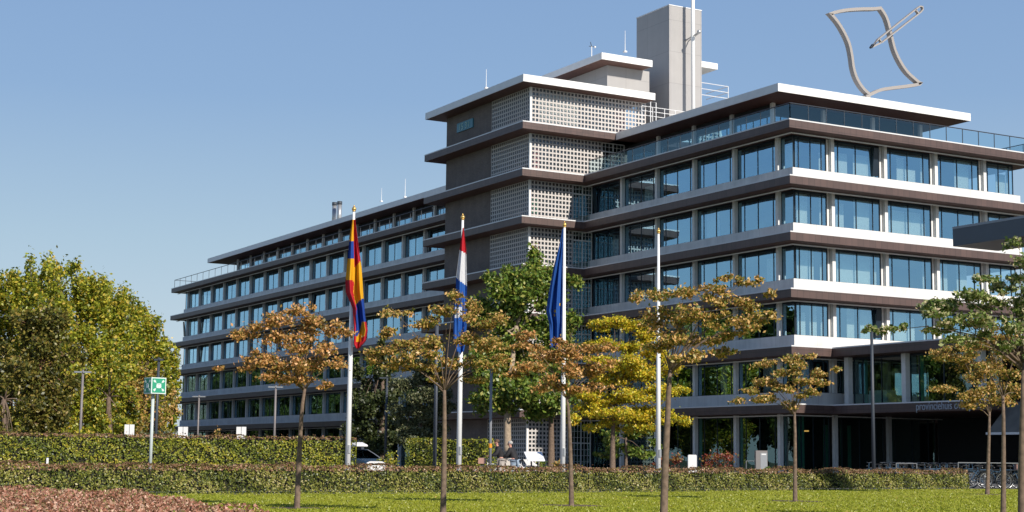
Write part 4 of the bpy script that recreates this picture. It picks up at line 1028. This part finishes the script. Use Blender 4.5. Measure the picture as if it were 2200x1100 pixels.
# ------------------------------------------------------------ parked car with roof box
def transform_thing(T, p, ang): T.location = [float(a) for a in p]; T.rotation_euler[2] = ang
RANG = math.atan2(CR[1], CR[0])
PAINT = mat('dark_blue_car_paint', (.015,.035,.06), .25, spec=.8); CGL = glass_mat('car_glass', None, (.8,.9,1), (.15,.2,.22), .35); TYRE = mat('tyre_rubber', (.02,.02,.02), .8)
def make_car():
    T = thing('parked_car', (0,0,0), 'dark blue parked car half hidden behind the end of the tall hedge', 'car')
    sec = [(-2.12,.42),(-2.14,.75),(-2.05,.98),(-1.75,1.02),(.75,.98),(1.35,.93),(1.95,.80),(2.12,.62),(2.14,.35),(1.75,.26),(-1.8,.26)]
    b = MB(); b.poly([(x, -.86, z) for x, z in sec], (0, 1.72, 0)); body = b.build('body', PAINT, T)
    m = body.modifiers.new('edge', 'BEVEL'); m.width = .07; m.segments = 3
    g = MB(); lo = [(-1.85,1.0),(-1.35,1.36),(.15,1.38),(1.05,.98)]
    n = len(lo); 
    for y, ins in ((-.80, .16), (.80, -.16)):
        g.v += [(x, y+(ins if z > 1.1 else 0), z) for x, z in lo]
    g.f = [(0,1,2,3), (7,6,5,4), (0,4,5,1), (2,6,7,3), (1,5,6,2), (0,3,7,4)]
    g.build('windows', CGL, T)
    r = MB(); r.poly([(-1.45,-.64,1.37),(.22,-.64,1.39),(.22,.64,1.39),(-1.45,.64,1.37)], (0,0,.035)); r.build('roof', PAINT, T)
    p = MB()
    for y in (-.81, .81):
        k = .17*(1 if y < 0 else -1)
        p.tube([(-1.87,y,1.0),(-1.38,y+k,1.39),(.18,y+k,1.41),(.6,y+k*.5,1.22),(1.08,y,.98)], .028, 6)
        p.tube([(-.35,y,1.0),(-.35,y+k,1.38)], .03, 6)
    p.build('roof_rail', STEEL, T)
    for x in (-1.3, 1.32):
        for y in (-.84, .68):
            w = MB().tube([(x, y, .32), (x, y+.19, .32)], .32, 20).build('wheel', TYRE, T, True)
            MB().tube([(x, y-.012, .32), (x, y+.20, .32)], .2, 14).build('rim', STEEL, w)
    for y in (-.62, .62): MB().sphere((2.04, y, .68), .12, 10, 6, (.6, 1.4, .7)).build('headlight', mat('headlight_glass', (.8,.82,.85), .15), T, True)
    for y in (-.93, .93): MB().sphere((.75, y, 1.02), .1, 8, 6, (.7, 1, .7)).build('mirror', PAINT, T, True)
    return T
car = make_car(); cp = gnd(764, 86); transform_thing(car, cp, RANG-.85)
rb = thing('roof_box', (0,0,0), 'white roof box on top of the dark blue parked car', 'roof box')
bx_ = MB().poly([(-1.0,-.4,1.55),(-.95,-.4,1.78),(.75,-.4,1.80),(1.22,-.4,1.66),(1.2,-.4,1.55)], (0,.8,0)).build('shell', WHITEP, rb); mm_ = bx_.modifiers.new('edge', 'BEVEL'); mm_.width = .06; mm_.segments = 3
MB().box(-.6,-.6,1.43,-.54,.6,1.549).build('bar', DSTEEL, rb); MB().box(.5,-.6,1.43,.56,.6,1.549).build('bar', DSTEEL, rb)
cp2 = cp-np.array([math.cos(RANG-.85), math.sin(RANG-.85), 0])*.65; transform_thing(rb, (cp2[0], cp2[1], 0), RANG-.85)

# ------------------------------------------------------------ bicycles
BLK2 = mat('lamp_black', (.03,.03,.03), .4)
def make_bike(label, fm, group, crate=False, guard=None):
    T = thing('bicycle', (0,0,0), label, 'bicycle', group)
    for x in (-.53, .53):
        pts = [(x+.33*math.cos(a), 0, .34+.33*math.sin(a)) for a in np.linspace(0, 2*math.pi, 25)[:-1]]
        w = MB().tube(pts, .020, 6, closed=True).build('wheel', TYRE, T, True)
        sp = MB()
        for k in range(9):
            a = math.pi*k/9; sp.tube([(x-.31*math.cos(a), 0, .34-.31*math.sin(a)), (x+.31*math.cos(a), 0, .34+.31*math.sin(a))], .0035, 4)
        rim = [(x+.305*math.cos(a), 0, .34+.305*math.sin(a)) for a in np.linspace(0, 2*math.pi, 25)[:-1]]
        sp.tube(rim, .012, 5, closed=True); sp.tube([(x,-.05,.34),(x,.05,.34)], .025, 8); sp.build('rim', STEEL, w)
        gp = [(x+.375*math.cos(a), 0, .34+.375*math.sin(a)) for a in np.linspace(.15, 2.6 if x < 0 else 2.2, 12)]
        MB().tube(gp, .028 if guard else .018, 6).build('mudguard', guard or fm, T)
    f = MB(); bb = (-.08, 0, .29); st = (-.22, 0, .78); hd = (.36, 0, .80); hl = (.40, 0, .66)
    for a, b in ((bb, st), (bb, hl), (st, hd), ((-.53,.05,.34), st), ((-.53,-.05,.34), st), ((-.53,.05,.34), bb), ((-.53,-.05,.34), bb), (hd, hl), (hl, (.53,.05,.34)), (hl, (.53,-.05,.34)), (st, (-.25,0,.92)), (hd, (.33,0,1.02))): f.tube([a, b], .018, 6)
    f.tube([(-.08,-.09,.29),(-.08,.09,.29)], .05, 8); f.tube([(-.08,-.1,.29),(.02,-.1,.15),(.02,-.17,.15)], .01, 5); f.tube([(-.08,.1,.29),(-.18,.1,.43),(-.18,.17,.43)], .01, 5)
    f.build('frame', fm, T)
    MB().tube([(.20,-.27,1.05),(.32,-.20,1.06),(.34,0,1.03),(.32,.20,1.06),(.20,.27,1.05)], .014, 6).build('handlebar', DSTEEL, T)
    MB().sphere((-.27, 0, .95), .12, 10, 6, (1.1,.75,.32)).build('saddle', TYRE, T, True)
    MB().box(-.86,-.07,.73,-.40,.07,.75).build('rack', fm, T)
    MB().sphere((.45, 0, .88), .04, 8, 6).build('headlight', BLK2, T)
    if crate:
        c = MB().box(.42,-.2,.80,.74,.2,.82); c.box(.42,-.2,.82,.44,.2,1.04); c.box(.72,-.2,.82,.74,.2,1.04); c.box(.44,-.2,.82,.72,-.18,1.04); c.box(.44,.18,.82,.72,.2,1.04)
        c.build('crate', mat('crate_terracotta', (.42,.24,.19), .8), T)
    return T
BLK = mat('bike_black_paint', (.02,.022,.025), .3); BLUP = mat('bike_blue_paint', (.05,.10,.16), .3); WHT = mat('bike_white_paint', (.72,.70,.68), .4)
hl_ = gnd(1072, 67)
b1 = make_bike('white bicycle with a crate on the front, held by the left person', WHT, 'bicycles held by the people', True, WHT); transform_thing(b1, gnd(1066, 67), RANG+math.pi)
b2 = make_bike('white bicycle with thick white mudguards, held by the right person', WHT, 'bicycles held by the people', False, WHT); transform_thing(b2, gnd(1108, 67), RANG+math.pi+.06)
for ch in list(b2.children):
    if ch.name.startswith('rack'): MB()
pan_ = MB().poly([(-.95,-.16,.72),(-.45,-.16,.78),(-.30,-.16,1.0),(-.62,-.16,.98)], (0,.32,0)); pn_ = pan_.build('saddlebag', mat('saddlebag_white', (.75,.73,.70), .7), None)
pn_.parent = b2
pn2 = MB().poly([(-.9,-.14,.60),(-.5,-.14,.52),(-.35,-.14,.98),(-.62,-.14,1.05)], (0,.28,0)).build('saddlebag', mat('saddlebag_cream', (.62,.56,.50), .7), None); pn2.parent = b1
GB = 'bicycles parked under the pavilion'
k1 = make_bike('', BLK, GB); k2 = make_bike('', BLUP, GB, True); k3 = make_bike('', BLUP, GB)
names = ['black bicycle parked second from the right in the near rack row', 'blue bicycle with a crate in the near rack row', 'black bicycle left of the crate bicycle in the near rack row', 'blue bicycle without a crate just left of the slim trunks', 'black bicycle behind the right end of the low hedge']
near = [(2182, 69, 0), (2160, 69.5, 1), (2140, 69, 0), (2112, 69.5, 2), (2086, 69, 0)]
first = {0: k1, 1: k2, 2: k3}; used = set()
for i, ((u, d, kk), lab) in enumerate(zip(near, names)):
    p = gnd(u, d); a = RANG+rng.uniform(-.3, .5)
    if kk not in used: used.add(kk); T = first[kk]; transform_thing(T, p, a); T['label'] = lab
    else: copy_thing(first[kk], p, a, lab)
far = []
rowlab = 'bicycle standing in the dim far rows under the pavilion'
for i in range(26):
    u = 1880+i*9.0+rng.uniform(-3, 3); d = 76+rng.uniform(-2, 5)
    T = copy_thing(first[0 if i % 2 else 2], gnd(u, d), RANG+rng.uniform(-.9, .9)+(math.pi if i % 3 == 0 else 0), rowlab); T['group'] = 'far rows of bicycles under the pavilion'
RAILM = mat('dull_rail_steel', (.16,.17,.18), .5, metal=.3)
def rack(u0, u1, d, zt, label):
    a = gnd(u0, d); b = gnd(u1, d); T = thing('bicycle_rack', tuple((a+b)/2), label, 'bike rack'); m = MB(); up = np.array([0, 0, zt])
    m.tube([a+up, b+up], .018, 8).build('rail', RAILM, T); n = max(2, int(np.linalg.norm(b-a)/2.0)+1)
    for i in range(n):
        q = a+(b-a)*i/(n-1); MB().tube([q, q+up], .026, 8).build('post', RAILM, T)
rack(2058, 2187, 68, 1.08, 'long metal rail of the bicycle rack at the right behind the hedge end')
rack(1925, 1969, 71, 1.02, 'short metal rail of the bicycle rack left of the parked bicycles')
rack(1603, 1624, 80, 1.05, 'small metal rail beside the ticket cabinet')

# ------------------------------------------------------------ people (straddling their bicycles, leaning on the handlebars)
def skin_mesh(name, verts, edges, radii, m, parent, root=0, sub=2):
    me = bpy.data.meshes.new(name); me.from_pydata(verts, edges, []); me.update()
    o = bpy.data.objects.new(name+'_tmp', me); COL.objects.link(o)
    sk = o.modifiers.new('skin', 'SKIN')
    for i, v in enumerate(me.skin_vertices[0].data): v.radius = (radii[i], radii[i]); v.use_root = (i == root)
    ss = o.modifiers.new('sub', 'SUBSURF'); ss.levels = ss.render_levels = sub
    bpy.context.view_layer.update()
    nm = bpy.data.meshes.new_from_object(o.evaluated_get(bpy.context.evaluated_depsgraph_get())); bpy.data.objects.remove(o)
    nm.materials.clear(); nm.materials.append(m)
    for p in nm.polygons: p.use_smooth = True
    r = bpy.data.objects.new(name, nm); COL.objects.link(r); attach(r, parent); return r
SKIN = mat('skin', (.52,.26,.19), .5); JACK = mat('black_jacket', (.018,.017,.02), .8); JEAN = mat('pale_jeans', (.30,.38,.48), .8)
def person(label, p, ang, jm, tm, hm, H=1.74):
    T = thing('person', (0,0,0), label, 'person', 'people standing over their bicycles')
    k = H/1.74; S_ = lambda x, y, z: (x*k, y*k, z*k)
    V = [S_(-.05,0,.93), S_(.02,0,1.15), S_(.10,0,1.36), S_(.14,0,1.47), S_(.17,0,1.53), S_(.19,0,1.62), S_(.18,0,1.71)]; E = [(0,1),(1,2),(2,3),(3,4),(4,5),(5,6)]; Rr = [.13,.125,.12,.055,.06,.088,.075]
    for sg in (-1, 1):
        n = len(V); V += [S_(.10,sg*.17,1.38), S_(.22,sg*.25,1.14), S_(.42,sg*.22,1.09), S_(.47,sg*.22,1.08)]; E += [(2,n),(n,n+1),(n+1,n+2),(n+2,n+3)]; Rr += [.062,.048,.034,.036]
        n = len(V); V += [S_(-.04,sg*.12,.88), S_(.03,sg*.15,.48), S_(-.03,sg*.17,.10), S_(.12,sg*.18,.04)]; E += [(0,n),(n,n+1),(n+1,n+2),(n+2,n+3)]; Rr += [.095,.062,.045,.04]
    body = skin_mesh('body', V, E, [r*k for r in Rr], SKIN, T)
    # hands: five fingers curled over the handlebar, joined into the body mesh
    hb = MB()
    for sg in (-1, 1):
        c = np.array(S_(.49, sg*.22, 1.08))
        for j, L in enumerate((.075, .082, .078, .06)):
            o = np.array([0, sg*(j-1.5)*.019, .012]); hb.tube([c+o, c+o+np.array([L*.45,0,.005]), c+o+np.array([L*.8,0,-.02]), c+o+np.array([L*.7,0,-.05])], [.0095,.009,.008,.007], 6)
        hb.tube([c+np.array([-.02,-sg*.035,0]), c+np.array([.02,-sg*.055,-.015]), c+np.array([.045,-sg*.045,-.035])], [.011,.010,.008], 6)
    # nose, ears
    hb.tube([S_(.265,0,1.645), S_(.295,0,1.605), S_(.27,0,1.60)], [.008,.016,.008], 6)
    for sg in (-1, 1): hb.sphere(S_(.18, sg*.088, 1.62), .026, 8, 6, (.8,.35,1.2))
    me = hb.build('tmp', SKIN, None); bm_v = [v.co[:] for v in me.data.vertices]; bm_f = [tuple(q.vertices) for q in me.data.polygons]; bpy.data.objects.remove(me)
    v0 = [v.co[:] for v in body.data.vertices]; f0 = [tuple(q.vertices) for q in body.data.polygons]; n0 = len(v0)
    nm = bpy.data.meshes.new('body'); nm.from_pydata(v0+bm_v, [], f0+[tuple(i+n0 for i in q) for q in bm_f]); nm.materials.append(SKIN)
    for q in nm.polygons: q.use_smooth = True
    body.data = nm
    ey = MB()
    for sg in (-1, 1): ey.sphere(S_(.262, sg*.033, 1.635), .011, 6, 5)
    ey.build('eyes', mat('eye_dark', (.02,.015,.01), .3), body)
    MB().tube([S_(.272,-.022,1.575), S_(.277,0,1.573), S_(.272,.022,1.575)], .006, 5).build('mouth', mat('lips', (.35,.10,.09), .5), body)
    JV = [S_(-.06,0,.86)]+V[1:3]+[S_(.14,0,1.47)]; JE = [(0,1),(1,2),(2,3)]; JR = [.185,.175,.165,.095]
    for sg in (-1, 1):
        n = len(JV); JV += [S_(.10,sg*.175,1.38), S_(.22,sg*.255,1.14), S_(.40,sg*.223,1.095)]; JE += [(2,n),(n,n+1),(n+1,n+2)]; JR += [.098,.082,.060]
    skin_mesh('jacket', JV, JE, [r*k for r in JR], jm, T)
    TV = [S_(-.05,0,.92)]; TE = []; TR = [.18]
    for sg in (-1, 1):
        n = len(TV); TV += [S_(-.04,sg*.12,.86), S_(.03,sg*.15,.48), S_(-.02,sg*.17,.14)]; TE += [(0,n),(n,n+1),(n+1,n+2)]; TR += [.135,.095,.078]
    skin_mesh('trousers', TV, TE, [r*k for r in TR], tm, T)
    sh = MB()
    for sg in (-1, 1): sh.sphere(S_(.06, sg*.175, .045), .055, 10, 6, (2.3,.85,.85))
    sh.build('shoes', TYRE, T, True)
    hr = MB(); hr.sphere(S_(.16, 0, 1.675), .105*k, 14, 8, (1.0,.92,.85)); hr.build('hair', hm, T, True)
    transform_thing(T, p, ang); return T
pa = gnd(1077, 67); pa2 = pa+HF*.0
person('left person in a black jacket leaning on a white bicycle with a crate', gnd(1076, 67.0), RANG+math.pi+.1, JACK, mat('beige_trousers', (.45,.40,.36), .8), mat('brown_hair', (.10,.06,.04), .8), 1.80)
person('right person with grey hair and black jacket, behind the green tree trunk', gnd(1104, 67.0), RANG+math.pi-.35, JACK, JEAN, mat('grey_hair', (.42,.40,.38), .8), 1.74)
